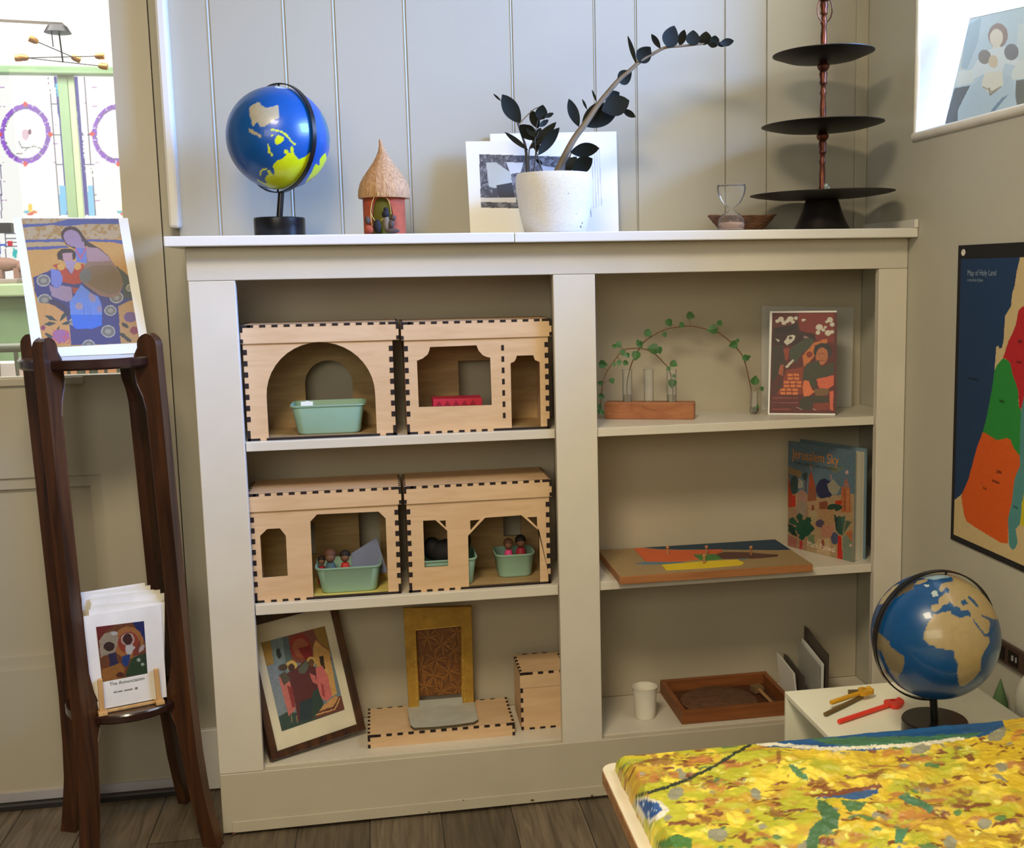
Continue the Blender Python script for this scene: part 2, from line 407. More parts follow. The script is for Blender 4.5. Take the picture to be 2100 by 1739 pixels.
MB().box(-.86, -.157, .255, .258, .95, 1.93).build('window_pane', GLASS, dr)
MB().box(-.965, -.084, .2315, .2365, .014, .034).build('door_sweep', mat('aluminium', (206, 204, 214), .35, .6), dr)
struct(MB().box(-.965, -.075, .215, .335, .0005, .011).build('trim_3', mat('threshold', (40, 36, 36), .5)))

# ================================================================== NEXT ROOM seen by the door window
NW = mat('next_room_wall', (238, 232, 226), .6, var=.02)
b = MB().box(-3.2, 1.0, 3.1, 3.2, 0, 2.9); struct(b.build('wall_back', NW))
struct(MB().box(.9, 1.0, .337, 3.1, 0, 2.9).build('wall_right', NW))
struct(MB().box(-3.2, 1.0, .235, 3.2, 2.9, 2.96).build('ceiling', NW))
GREEN = mat('green_paint', (130, 160, 118), .5, var=.05); GREEN2 = mat('pale_green_paint_and_highlight', (172, 194, 150), .5, var=.03)
def glass_paint():
    p = Paint((255, 253, 250), .5, 5, .01)
    tf = lambda x, y: (x/3.6238, y/3.6229)
    p.tf = tf
    B, Pp, K = (30, 14, 150), (140, 60, 205), (40, 40, 90)
    for pts in ([(360, 575), (372, 700), (385, 850), (405, 1100), (425, 1350), (445, 1600)], [(625, 575), (645, 850), (665, 1100), (690, 1350), (712, 1600)]): p.line(pts, 6, (70, 30, 90))
    p.poly([(400, 570), (425, 570), (515, 1600), (490, 1600), (455, 1050)], B).poly([(548, 570), (578, 570), (660, 1600), (632, 1600)], B)
    for y in (770, 1000, 1222, 1445): p.line([(372+(y-700)*.09, y), (505, y)], 6, K).line([(575, y), (640+(y-570)*.085, y)], 6, (50, 30, 130))
    p.poly([(437, 1380), (485, 1380), (498, 1600), (450, 1600)], (120, 200, 245)).poly([(650, 1380), (690, 1380), (705, 1600), (660, 1600)], (130, 205, 245))
    p.poly([(412, 620), (425, 620), (440, 720), (425, 720)], (60, 200, 230))
    for cx, rx in ((-1200, 190), (-506, 190), (188, 188), (880, 195), (1570, 195)):
        p.ell(cx, 995, rx, 222, Pp, .0, 34)
        p.ell(cx+(12 if cx < 500 else 0), 995, rx-26, 196, (60, 120, 60), .0, 3)
        for a in range(0, 360, 24): p.line([(cx+rx*.86*math.cos(math.radians(a)), 995+200*math.sin(math.radians(a))), (cx+rx*math.cos(math.radians(a)), 995+225*math.sin(math.radians(a)))], 5, (235, 225, 245))
        for x, y in ((cx, 772), (cx, 1218), (cx-rx, 997), (cx+rx, 997)): p.poly([(x-22, y), (x, y-22), (x+22, y), (x, y+22)], (225, 50, 50))
    p.line([(140, 1050), (160, 1095), (210, 1100), (250, 1085), (310, 1105)], 6, (50, 50, 60)).line([(90, 1145), (170, 1140), (205, 1100)], 4, (80, 80, 80))
    p.ell(190, 1000, 28, 40, (225, 190, 205)).ell(222, 980, 12, 20, (120, 40, 90))
    for x in (0, 390, 690): 
        for y in range(650, 1600, 140): p.line([(x-22+y*.02, y), (x+18+y*.02, y)], 4, (170, 110, 190))
    for x in (225, 920): p.ell(x, 1545, 16, 34, (245, 205, 50)).ell(x-30, 1575, 22, 10, (100, 190, 210)).ell(x+30, 1575, 22, 10, (225, 120, 40)).ell(x, 1590, 24, 10, (225, 50, 50))
    # lower left lights beside the print
    p.line([(5, 1220), (12, 1620)], 8, (80, 60, 130)).line([(0, 1790), (0, 1990)], 8, (50, 80, 180))
    for y in (1735, 1770, 1800, 1830, 1950): p.line([(40, y), (150, y)], 5, K)
    p.line([(38, 1680), (48, 1990)], 7, K).line([(0, 1820), (45, 1820)], 8, (40, 90, 200))
    p.poly([(55, 1790), (95, 1790), (97, 1828), (57, 1828)], (215, 10, 50)).poly([(100, 1840), (130, 1860), (120, 1920), (90, 1900)], (0, 190, 190))
    p.poly([(110, 1950), (150, 1930), (150, 1990), (115, 1990)], (235, 160, 120)).poly([(100, 1960), (112, 2005), (125, 2005), (115, 1960)], (225, 60, 40))
    return p
gp = glass_paint(); EM = vmat('stained_glass', .3, emit=1.05)  # panes emit by themselves, standing in for daylight behind them
YN = 3.04
xm0, xm1 = at(119, 155, Y=YN).x, at(152, 155, Y=YN).x
for i, (xa, xb) in enumerate(((-2.5, xm0+.001), (xm1-.001, .1))):
    z0, z1 = 1.15, at(60, 155, Y=YN).z
    o = sheet('window_%d' % (i+2), (xa, YN, z0), (xb, YN, z0), (xb, YN, z1), (xa, YN, z1), gp, EM, None, .0042); struct(o)
b = MB().box(-2.56, .16, YN-.06, YN+.03, at(60, 155, Y=YN).z, at(60, 139, Y=YN).z)
struct(b.build('trim_4', GREEN, bevel=.006))
b = MB().box(xm0, xm1-.026, YN-.02, YN+.03, 1.15, z1).box(xm1-.026, xm1, YN-.012, YN+.03, 1.15, z1, 1)  # paler right strip is a highlight put into the mullion's colour
struct(b.build('trim_5', [GREEN, GREEN2], bevel=.003))
# green mantel shelf and panelling
mt_ = thing('mantelpiece', 'green painted mantelpiece under the stained glass windows, seen by the door window', 'mantelpiece', (-1.3, 2.8, 0))
MB().box(-2.6, -1.0, 2.72, 2.99, 1.09, 1.145).build('mantel_shelf', GREEN2, mt_, bevel=.008)
MB().box(-2.55, -1.05, 2.78, 2.99, 0, 1.088).build('mantel_body', GREEN, mt_, bevel=.003)
b = MB(); c0 = at(15, 560, Y=2.85)
for dx, w_, h0, h1 in ((-.075, .025, 0, .045), (-.035, .02, 0, .04), (.03, .02, 0, .045)): b.box(c0.x+dx, c0.x+dx+w_, 2.83, 2.87, 1.165+h0, 1.165+h1)
def lump(b, c, r, seg=12, mi=0):
    c = Vector(c); rx, ry, rz = r; vs = []; fs = []
    for i in range(seg+1):
        ph = PI*i/seg
        for k in range(seg): a = 2*PI*k/seg; vs.append(c+Vector((rx*math.sin(ph)*math.cos(a), ry*math.sin(ph)*math.sin(a), rz*math.cos(ph))))
    for i in range(seg):
        for k in range(seg): k2 = (k+1) % seg; fs.append((i*seg+k, (i+1)*seg+k, (i+1)*seg+k2, i*seg+k2))
    return b.add(vs, fs, mi, True)
lump(b, (c0.x-.02, 2.85, 1.225), (.075, .022, .03)); lump(b, (c0.x+.055, 2.85, 1.212), (.022, .018, .02))
o = b.build('animal_figurine', mat('brown_wood_carving', (140, 105, 90), .6)); tag(o, 'small brown four legged animal figurine standing on the green mantelpiece', 'figurine')
o = MB().box(c0.x-.12, c0.x+.05, 2.80, 2.90, 1.1455, 1.164).build('figurine_plinth', mat('grey_plinth', (150, 135, 125), .6), bevel=.003); tag(o, 'small grey block under the animal figurine on the mantelpiece', 'plinth')
o = MB().box(c0.x-.4, at(24, 466, Y=2.85).x, 2.84, 2.88, at(10, 478, Y=2.85).z, at(10, 457, Y=2.85).z).build('picture_rail', mat('near_black', (24, 20, 22), .5), bevel=.002)
b = MB()
o['kind'] = 'structure'; o.name = 'trim_6'
# balustrade
bal = thing('balustrade', 'grey green turned spindle balustrade beyond the door window', 'balustrade', (-.6, 1.5, 0))
GG = mat('grey_green_paint', (112, 116, 100), .5)
MB().tube([(-1.6, 1.5, .945), (-.70, 1.5, .945)], .014, 10).build('handrail', GG, bal)
MB().box(-1.6, -.2, 1.49, 1.51, .0005, .03).build('bottom_rail', GG, bal)
for k in range(9):
    x = at(34, 740, Y=1.5).x-.0+(k-3)*.055 if k < 4 else at(140+(k-4)*25.5, 750, Y=1.5).x
    top = .935
    r0 = .016 if k == 5 or k == 6 else .0065
    MB().lathe([(r0, .03), (r0, .5), (r0*.7, .6), (r0*.7, .72), (r0*1.3, .80), (r0*.8, .86), (r0, .90), (r0, top)], (x, 1.5, 0), 12).build('spindle', GG, bal)
o = MB().box(-.9, -.2, 2.2, 2.3, 0.0, .95).build('low_cupboard', mat('tan_wood_panel', (205, 150, 110), .5), bevel=.004); tag(o, 'tan wooden cupboard behind the spindle balustrade in the next room', 'cupboard')
bx = at(15, 760, Y=2.0)
o = MB().box(bx.x-.06, bx.x+.045, 1.95, 2.05, 0.0, at(15, 742, Y=2.0).z).build('white_box', mat('white_board', (225, 215, 208), .5), bevel=.003); tag(o, 'tall white box standing low behind the balustrade at the left', 'box')
# chandelier
ch = thing('chandelier', 'black and brass bar chandelier with bulb sockets hanging in the next room', 'chandelier', tuple(at(120, 60, Y=2.0)))
BRASS = mat('brass', (190, 140, 70), .3, .8)
cc = at(118, 60, Y=2.0)
MB().lathe([(0, .012), (.032, .010), (.045, -.012), (.0, -.014)], cc, 24).build('canopy', BLACKM, ch)
MB().tube([cc+Vector((.004, 0, -.01)), at(129, 128, Y=2.0)], .003, 8).build('stem', BLACKM, ch)
MB().tube([cc+Vector((-.02, 0, -.01)), at(109, 96, Y=2.0)], .002, 8).build('stem', BLACKM, ch)
for (a, b_) in (((40, 119), (205, 115)), ((48, 118), (212, 136)), ((68, 82), (156, 120))):
    p, q = at(*a, Y=2.0), at(*b_, Y=2.0+(.06 if a[0] == 68 else 0)); d = (q-p).normalized()
    MB().tube([p, q], .0018, 8).build('arm', BLACKM, ch)
    for e, s in ((p, -1), (q, 1)): MB().tube([e-d*s*.016, e-d*s*.006, e+d*s*.014], [.007, .0115, .0115], 14).build('socket', BRASS, ch)
q0_, q1_ = at(-60, 40, Y=2.0), at(127, 50, Y=2.0)
struct(MB().obox(q0_+Vector((0, 0, .006)), q1_-q0_, (0, .05, 0), (0, 0, .006)).build('trim_7', NW, bevel=.002))
MB().tube([q1_+Vector((-.05, .02, .01)), (q1_.x-.05, 2.02, 2.89)], .004, 8).build('suspension_rod', NW, ch)

# ================================================================== BOOKCASE
bc = thing('bookcase', 'white painted built-in bookcase with six open compartments under the panelled wall', 'bookcase', (.75, .1, 0))
SF = .0
X1, X2, X3, X4 = .0883, .7174, .8054, 1.4329
MB().box(.0, X1, SF, .02, .135, 1.1445).build('stile', SHELFP, bc, bevel=.0015)
MB().box(X2, X3, SF, .02, .115, 1.1445).build('stile', SHELFP, bc, bevel=.0015)
MB().box(X4, 1.4985, SF, .02, .135, 1.1445).build('stile', SHELFP, bc, bevel=.0015)
MB().box(-.0015, 1.4985, SF, .02, 1.1450, 1.2098).build('top_rail', RAILP, bc, bevel=.0015)
b = MB().box(0, 1.4985, -.0006, .02, .006, .1345)
o = b.build('base_board', BASEP, bc, bevel=.002)
b = MB().box(.02, 1.0, -.0028, -.0007, .0065, .030); b.build('base_strip', BASEP, bc, bevel=.0008)
b = MB()
for px, py, r in ((1214, 1632, .003), (950, 1641, .0015), (1092, 1641, .003), (480, 1709, .003), (1185, 1638, .002), (1095, 1650, .0015), (880, 1665, .0018)):
    c = at(px, py, Y=-.0032); b = MB(); pts = [(r*(.6+.8*random.random())*1.5*math.cos(a), r*(.5+.6*random.random())*math.sin(a)) for a in np.linspace(0, 2*PI, 9)[:-1]]
    b.prism([pts], c, (1, 0, 0), (0, 0, 1), (0, .0004, 0)); b.build('paint_chip', CHIP, bc)
xs = at(1055, 490, Y=-.0457).x
MB().box(-.0324, xs-.0005, -.0457, .2165, 1.2102, 1.2299).build('top_board', TRIM, bc, bevel=.0022)
MB().box(xs+.0005, 1.4985, -.0450, .2165, 1.2100, 1.2297).build('top_board', TRIM, bc, bevel=.0022)
MB().box(-.038, 1.468, .2168, .2248, 1.2102, 1.2375).build('back_lip', TRIM, bc, bevel=.001)
MB().box(1.4895, 1.4987, -.0455, .216, 1.2302, 1.2478).build('end_lip', TRIM, bc, bevel=.001)
for x0, x1, z0, z1 in ((.025, .7455, .8036, .8225), (.779, 1.4975, .8027, .8213), (.025, .7455, .4644, .4860), (.779, 1.4975, .4675, .4861)):
    MB().box(x0, x1, .0206, .2344, z0, z1).box(max(x0, X1+.0012) if x0 < .5 else X3+.001, X2-.0012 if x0 < .5 else X4-.001, .0104, .0206, z0, z1).build('shelf', SHELFP, bc, bevel=.0012)
MB().box(.02, 1.4975, .0205, .2344, .118, .137).build('bottom_deck', SHELFP, bc)
MB().box(.0005, .0245, .0205, .2344, .006, 1.2095).build('side_panel', SHELFP, bc)
MB().box(.746, .7785, .0205, .2344, .138, 1.2095).build('divider', SHELFP, bc)
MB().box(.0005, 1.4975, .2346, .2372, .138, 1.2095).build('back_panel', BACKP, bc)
ZD, ZL1, ZR1, ZL2, ZR2, ZT = .1372, .8227, .8215, .4862, .4863, 1.2301

# ================================================================== PLYWOOD PLAY HOUSES
def edge_marks(b, x0, x1, y, z, h, pitch, tab, mi=0, skip=0, fy=.0006):
    n = int((x1-x0)/pitch)
    for k in range(n):
        x = x0+pitch*(k+.5)-tab/2+skip
        b.box(x, x+tab, y-fy, y+.003, z, z+h, mi)
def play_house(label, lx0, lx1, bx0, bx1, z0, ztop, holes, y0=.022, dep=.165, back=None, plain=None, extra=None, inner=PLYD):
    t = thing('play_house', label, 'toy house', ((bx0+bx1)/2, y0+dep/2, z0), 'laser-cut plywood toy houses on the bookcase')
    th = .0045; lidh = .0365; yb = y0+.0045
    loops = [[(bx0, z0+.0001), (bx1, z0+.0001), (bx1, ztop-.006), (bx0, ztop-.006)]]+holes
    MB().prism(loops, (0, yb, 0), (1, 0, 0), (0, 0, 1), (0, th, 0), 0, 1).build('front_panel', [PLY, CHAR], t)
    b = MB(); yE = yb+dep-.012
    for xa in (bx0, bx1-th): MB().box(xa, xa+th, yb+th, yE, z0+.0005, ztop-.006).build('side_panel', PLY, t)
    bk = [[(bx0, z0+.0005), (bx1, z0+.0005), (bx1, ztop-.006), (bx0, ztop-.006)]]+(back or [])
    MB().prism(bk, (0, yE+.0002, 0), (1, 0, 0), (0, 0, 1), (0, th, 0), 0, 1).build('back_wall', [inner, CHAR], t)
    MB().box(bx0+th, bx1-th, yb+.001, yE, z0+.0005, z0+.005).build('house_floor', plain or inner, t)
    # lid: top board, front and side skirts
    b = MB().box(lx0, lx1, y0, y0+dep, ztop-.0045, ztop).box(lx0, lx1, y0, y0+.0042, ztop-lidh, ztop-.0046)
    b.box(lx0, lx0+.0042, y0+.0043, y0+dep, ztop-lidh, ztop-.0046).box(lx1-.0042, lx1, y0+.0043, y0+dep, ztop-lidh, ztop-.0046)
    lid_ = b.build('lid', PLY, t)
    b = MB(); p = .0236; tb = .0118
    edge_marks(b, lx0+.008, lx1-.008, y0, ztop-.0046, .0046, p, tb)
    for x in (lx0, lx1-.02): b.box(x, x+.02, y0-.0006, y0+.003, ztop-.0046, ztop+.0003)
    for x, s in ((lx0, 1), (lx1-.0045, 1)):
        b.box(x-.0003, x+.0048, y0-.0006, y0+.003, ztop-.014, ztop-.004).box(x-.0003, x+.0048, y0-.0006, y0+.003, ztop-lidh+.001, ztop-lidh+.009)
    for k in range(6):   # marks on the lid's top along its sides and back edge line
        yy = y0+.014+k*.024
        for x in (lx0, lx1-.0045): b.box(x, x+.0045, yy, yy+.012, ztop-.001, ztop+.0004)
    b.box(lx0+.006, lx1-.006, y0+.0036, y0+.0044, ztop-.001, ztop+.0003)
    b.build('finger_joints', CHAR, lid_)
    b = MB(); zz = ztop-lidh-.012
    while zz > z0+.032:
        for x in (bx0, bx1-.0072): b.box(x-.0003, x+.0075, yb-.0006, yb+.003, zz-.0105, zz)
        zz -= .0225
    for x in (bx0, bx1-.005): b.box(x-.0003, x+.0055, yb-.0006, yb+.003, z0+.0001, z0+.021)
    extra and extra(b, yb)
    b.build('finger_joints', CHAR, t)
    return t
def XZ(pts, Y, ox, oy, s): return [((lambda p: (p.x, p.z))(at(ox+x/s, oy+y/s, Y=Y))) for x, y in pts]
YF = .0265
def arch(x0, x1, zb, ztop_, n=20):
    r = (x1-x0)/2; zs = ztop_-r
    return [(x0, zb), (x1, zb)]+[(x0+r+r*math.cos(PI*k/n), zs+r*math.sin(PI*k/n)) for k in range(n+1)]
def bottom_marks(b, yb, z0, spans):
    for x0, x1 in spans: b.box(x0, x1, yb-.0006, yb+.003, z0+.0001, z0+.0048)
f1 = lambda pts: XZ(pts, YF, 480, 620, 3.088)
f2 = lambda pts: XZ(pts, YF, 480, 940, 3.088)
xx1 = lambda *a: [f1([(v, 830)])[0][0] for v in a]
xx2 = lambda *a: [f2([(v, 850)])[0][0] for v in a]
aL, aR = f1([(204, 560)])[0][0], f1([(893, 560)])[0][0]
atop = f1([(540, 252)])[0][1]
z0 = ZL1
s = xx1(85, 165, 205, 925, 963, 1035)
play_house('plywood toy house with a wide round arch, upper left of the four', .0895, .4003, .0925, .3872, z0, 1.0556,
           [arch(aL, aR, z0+.005, atop)], back=[arch(.20, .30, z0+.03, .97)],
           extra=lambda b, yb: bottom_marks(b, yb, ZL1, [(s[0], s[1]), (s[2], s[3]), (s[4], s[5])]))
ho = f1([(1158, 370), (1195, 355), (1226, 330), (1238, 300), (1240, 283), (1535, 272), (1548, 305), (1575, 335), (1600, 346), (1622, 350), (1632, 650), (1170, 663)])
hp = f1([(1751, 385), (1775, 375), (1786, 355), (1790, 338), (1895, 335), (1905, 365), (1935, 378)]); hp = hp+[(xx1(1943)[0], z0+.005), (xx1(1760)[0], z0+.005)]
s2 = xx1(1100, 1165, 1205, 1241, 1280, 1316, 1352, 1388, 1425, 1461, 1498, 1534, 1570, 1606, 1645, 1995)
def ex2(b, yb):
    bottom_marks(b, yb, ZL1, [(s2[i], s2[i+1]) for i in range(0, len(s2), 2)])
    for k in range(7):
        p = f1([(1700+k*1.8, 270+k*71.5)])[0]; b.box(p[0]-.0028, p[0]+.0028, yb-.0006, yb+.003, p[1]-.0115, p[1])
play_house('plywood toy house with scalloped window and narrow doorway, upper right of the four', .4055, .7155, .4105, .7080, z0, 1.0540, [ho, hp], back=[[(.53, .85), (.62, .85), (.62, .96), (.53, .96)]], extra=ex2)
z0 = ZL2
hw = f2([(165, 490), (210, 447), (290, 443), (328, 490), (340, 742), (180, 755)])
hb = f2([(483, 400), (525, 355), (915, 337), (960, 380)])+[(xx2(978)[0], z0+.005), (xx2(502)[0], z0+.005)]
s3 = xx2(105, 190, 232, 268, 305, 342, 380, 418, 457, 1050)
YEL = mat('yellow_painted_wood', (214, 196, 110), .5)
play_house('plywood toy house with yellow floor and arched side window, lower left of the four', .082, .3925, .0875, .3850, z0, .7142, [hw, hb],
           back=[[(.165, .545), (.205, .545), (.205, .615), (.165, .615)], [(.30, .5), (.345, .5), (.345, .64), (.30, .64)]], plain=YEL, extra=lambda b, yb: bottom_marks(b, yb, ZL2, [(s3[i], s3[i+1]) for i in range(0, len(s3), 2)]))
w1 = f2([(1197, 395), (1275, 391), (1350, 458), (1356, 680), (1207, 690)]); w2 = f2([(1300, 395), (1340, 393), (1341, 438)])
w3 = f2([(1495, 393), (1556, 388), (1497, 455)]); w4 = f2([(1482, 490), (1590, 376), (1820, 360), (1933, 460)])+[(xx2(1940)[0], z0+.005), (xx2(1490)[0], z0+.005)]
w5 = f2([(1856, 373), (1918, 370), (1920, 435)])
s4 = xx2(1107, 1185, 1222, 1258, 1293, 1330, 1365, 1400, 1437, 2003)
play_house('plywood toy house with diagonal corner braces, lower right of the four', .3985, .7085, .4025, .7030, z0, .7138, [w1, w2, w3, w4, w5],
           back=[[(.62, .56), (.66, .56), (.66, .66), (.62, .66)]], extra=lambda b, yb: bottom_marks(b, yb, ZL2, [(s4[i], s4[i+1]) for i in range(0, len(s4), 2)]))
# sage tubs
def rrect(hx, hy, r, n=5):
    out = []
    for sx, sy, a0 in ((1, 1, 0), (-1, 1, PI/2), (-1, -1, PI), (1, -1, 3*PI/2)):
        for k in range(n+1): a = a0+PI/2*k/n; out.append((sx*(hx-r)+r*math.cos(a), sy*(hy-r)+r*math.sin(a)))
    return out
def tub(label, cx, cy, z0, lx, ly, h, rot=0):
    b = MB(); rings = []
    co, si = math.cos(rot), math.sin(rot)
    for k, z in ((.80, 0), (.82, .001), (.85, .004), (.97, h-.005), (1.0, h-.004), (1.02, h-.003), (1.02, h), (.965, h), (.955, h-.006), (.83, .006), (.80, .0035)):
        rings.append([(cx+(x*co-y*si), cy+(x*si+y*co), z0+z) for x, y in rrect(lx/2*k, ly/2*k, .018*k)])
    n = len(rings[0]); vs = [p for r in rings for p in r]; fs = []
    for i in range(len(rings)-1):
        for k in range(n): fs.append((i*n+k, i*n+(k+1) % n, (i+1)*n+(k+1) % n, (i+1)*n+k))
    b.add(vs, fs, 0, True); o = len(b.v)-len(vs)
    b.f.append([o+k for k in range(n)][::-1]); b.m.append(0); b.sm.append(False)
    b.f.append([o+(len(rings)-1)*n+k for k in range(n)]); b.m.append(0); b.sm.append(False)
    return tag(b.build('storage_tub', SAGE, None, edge=50), label, 'tub', 'sage green tubs in the toy houses')
zf = .0056
p = at(675, 886, Y=.05)
tub('sage green tub standing under the wide round arch', .252, .092, ZL1+zf, .150, .105, .0605)
b = MB().box(.198, .222, .048, .051, ZL1+.05, ZL1+.0735); lump(b, (.21, .06, ZL1+.068), (.009, .006, .006), 8); 
o = b.build('paper_slip', PAPER); o.rotation_euler = (0, 0, 0); tag(o, 'white slip poking out of the tub under the round arch', 'paper')
# red patterned box
rb = thing('gift_box', 'red box with triangle pattern inside the scalloped window house', 'box', (.52, .09, ZL1+zf))
q0 = f1([(1245, 620)])[0]; RX0, RX1 = at(888, 825, Y=.062).x, at(989, 825, Y=.062).x; RZ = at(930, 818, Y=.062).z
MB().box(RX0, RX1, .062, .125, ZL1+zf, RZ).build('box_body', mat('red_card', (196, 36, 62), .5), rb, bevel=.001)
b = MB()
for k in range(5):
    x = RX0+.004+k*.0178; b.prism([[(x, RZ-.016), (x+.0085, RZ-.003), (x+.017, RZ-.016)]], (0, .0612, 0), (1, 0, 0), (0, 0, 1), (0, .0008, 0))
b.build('triangle_pattern', mat('deep_red', (150, 16, 44), .5), rb)
tub('wide sage green tub in the house with the yellow floor', .278, .085, ZL2+zf, .135, .10, .0555)
def peg_doll(label, x, y, z, body, hair, h=.05, r=.011):
    t = thing('peg_doll', label, 'doll', (x, y, z), 'peg dolls in the tubs')
    MB().lathe([(0, 0), (r*.9, 0), (r, h*.1), (r*.95, h*.35), (r*.55, h*.60), (0, h*.62)], (x, y, z), 16).build('body', body, t)
    lump(MB(), (x, y, z+h*.76), (r*.72, r*.72, r*.78), 14).build('head', mat('doll_skin', (120, 84, 62), .6), t)
    lump(MB(), (x, y+.0022, z+h*.83), (r*.84, r*.80, r*.8), 14).build('hair', hair, t)
HB = mat('dark_hair', (36, 26, 24), .7); HBR = mat('brown_hair', (96, 62, 44), .7)
RED = mat('red_cloth', (190, 52, 40), .6); TEAL = mat('teal_cloth', (70, 96, 104), .7); PINK = mat('pink_cloth', (220, 70, 130), .6); CRIM = mat('crimson_cloth', (150, 30, 50), .6)
BLK = mat('black_cloth', (26, 24, 28), .8)
zt = ZL2+zf+.012
peg_doll('brown haired peg doll in grey teal, just left of the red peg doll', .240, .075, zt, TEAL, HBR, .076, .0150)
peg_doll('peg doll in red with dark hair in the yellow-floored house', .2705, .075, zt, RED, HB, .073, .0130)
peg_doll('peg doll in dark red at the left rim of the tub in the yellow-floored house', .2215, .085, zt, CRIM, HB, .062, .010)
b = MB().prism([[(0, 0), (.075, 0), (.055, .075), (0, .045)]], (.283, .088, ZL2+.030), (1, .05, 0), (0, .18, 1), (0, .0012, 0))
tag(b.build('folded_card', mat('blue_grey_card', (120, 128, 160), .7)), 'blue grey card leaning in the tub beside the red doll', 'card')
tub('long sage green tub behind the brace by the small window', .486, .088, ZL2+zf, .122, .11, .0585)
tub('small sage green tub at the right of the braced house', .6335, .112, ZL2+zf, .086, .085, .0515)
b = MB(); lump(b, (.49, .10, ZL2+.065), (.042, .035, .028)); lump(b, (.515, .1, ZL2+.088), (.025, .02, .03)); lump(b, (.455, .1, ZL2+.075), (.02, .02, .025))
tag(b.build('cloth_bundle', BLK), 'dark cloth bundle filling the long tub in the braced house', 'cloth')
peg_doll('doll with brown hair and pink dress in the small right tub', .622, .105, zt, PINK, HBR, .070, .0125)
peg_doll('doll with dark hair and crimson dress in the small right tub', .650, .110, zt, CRIM, HB, .074, .0145)

# ================================================================== BOTTOM LEFT: icon, platform, gold arch, small box
BLp, BRp = at(558, 1561, Z=ZD+.0050), at(750, 1495, Y=.132)
al = (BRp-BLp).normalized()
TRp = perp_up(693.6, 1254, BRp, al); up = (TRp-BRp).normalized()
mt = on_plane(570, 1270, BRp, al.cross(up))            # lower edge of the frame's top bar
W_ = (BRp-BLp).length; bw = .0155
H_ = (mt-BLp).dot(up)+bw
nf = al.cross(up); nf = nf if nf.y < 0 else -nf
fr = thing('framed_icon', 'dark wood framed icon print leaning in the lower left compartment', 'picture', tuple(BLp))
def fuv(u, v, d=0): return BLp+al*u+up*v+nf*d
b = MB().prism([[(0, 0), (W_, 0), (W_, H_), (0, H_)], [(bw, bw), (bw, H_-bw), (W_-bw, H_-bw), (W_-bw, bw)]], BLp, al, up, -nf*.014)
b.build('frame', DARKW, fr, bevel=.0015)
MT = mat('cream_mat_board', (214, 205, 180), .7)
card_quad('mat_board', fuv(bw+.0005, bw+.0005, -.005), fuv(W_-bw-.0005, bw+.0005, -.005), fuv(W_-bw-.0005, H_-bw-.0005, -.005), fuv(bw+.0005, H_-bw-.0005, -.005), .002, MT, fr)
cr8 = lambda x, y: (520+x/5.27, 1240+y/5.27)
C_ = [on_plane(*cr8(*q), fuv(0, 0, -.0045), nf) for q in ((305, 1370), (985, 1135), (770, 230), (80, 412))]
p = Paint((112, 132, 140), 1.2, 6, .2, 4, tf=cr8, k=.85)
p.poly([(80, 412), (180, 380), (220, 640), (140, 665)], (160, 126, 52))
p.poly([(320, 330), (640, 260), (800, 480), (850, 600), (600, 640), (380, 620)], (128, 72, 60))
p.ell(505, 450, 115, 135, (150, 50, 42), -.2).ell(510, 470, 85, 105, (164, 92, 64), -.2).poly([(480, 470), (610, 440), (640, 570), (560, 600)], (136, 30, 34))
p.poly([(180, 385), (310, 345), (350, 620), (250, 660)], (120, 138, 146)).poly([(310, 345), (370, 345), (420, 620), (350, 640)], (86, 104, 112)).ell(272, 525, 26, 58, (36, 44, 44), -.15)
p.poly([(640, 260), (770, 230), (830, 520), (700, 400)], (150, 116, 54))
p.poly([(640, 470), (670, 380), (730, 440), (820, 510), (900, 960), (850, 990), (700, 700), (650, 590)], (206, 158, 92)).poly([(705, 560), (750, 550), (775, 700), (740, 700)], (50, 34, 26))
p.poly([(140, 665), (260, 650), (360, 1160), (270, 1210), (200, 950)], (128, 140, 150))
p.poly([(270, 1210), (360, 1160), (690, 1180), (985, 1135), (305, 1370)], (52, 74, 64))
p.poly([(700, 1150), (880, 1000), (950, 990), (985, 1130), (670, 1230)], (110, 60, 48)).poly([(710, 1125), (880, 985), (920, 1000), (860, 1100), (715, 1150)], (200, 150, 92)).line([(675, 1190), (880, 1130), (930, 1020)], 12, (214, 168, 110))
p.ell(410, 660, 60, 58, (208, 176, 100)).ell(620, 620, 48, 58, (208, 176, 100))
p.poly([(360, 740), (440, 700), (560, 600), (690, 690), (700, 900), (740, 1040), (640, 1230), (480, 1260), (440, 1000)], (92, 40, 40)).poly([(640, 940), (700, 900), (760, 1080), (690, 1180), (600, 1230)], (44, 66, 56)).poly([(500, 1050), (640, 1000), (620, 1240), (500, 1265)], (40, 56, 64))
p.poly([(480, 700), (570, 600), (600, 660), (560, 740), (500, 750)], (92, 98, 86))
p.ell(410, 680, 36, 44, (70, 46, 38)).ell(625, 625, 30, 36, (110, 74, 54)).ell(320, 680, 52, 36, (78, 62, 48), -.3)
p.poly([(270, 790), (330, 760), (400, 850), (455, 1130), (380, 1205), (340, 1060)], (196, 112, 104)).poly([(275, 760), (340, 720), (400, 800), (330, 880)], (84, 76, 60)).poly([(360, 870), (420, 900), (455, 1100), (420, 1120)], (142, 52, 52))
p.poly([(670, 680), (740, 660), (800, 760), (850, 990), (790, 1045), (730, 1010), (680, 830)], (204, 108, 106)).poly([(600, 740), (660, 760), (690, 860), (640, 840)], (196, 104, 100)).poly([(730, 840), (760, 880), (770, 1000), (740, 980)], (160, 64, 66))
for x in (410, 470): p.line([(x, 1200), (x+5, 1270)], 10, (150, 128, 100))
sheet('icon_print', *C_, p, VP, fr, .0008)
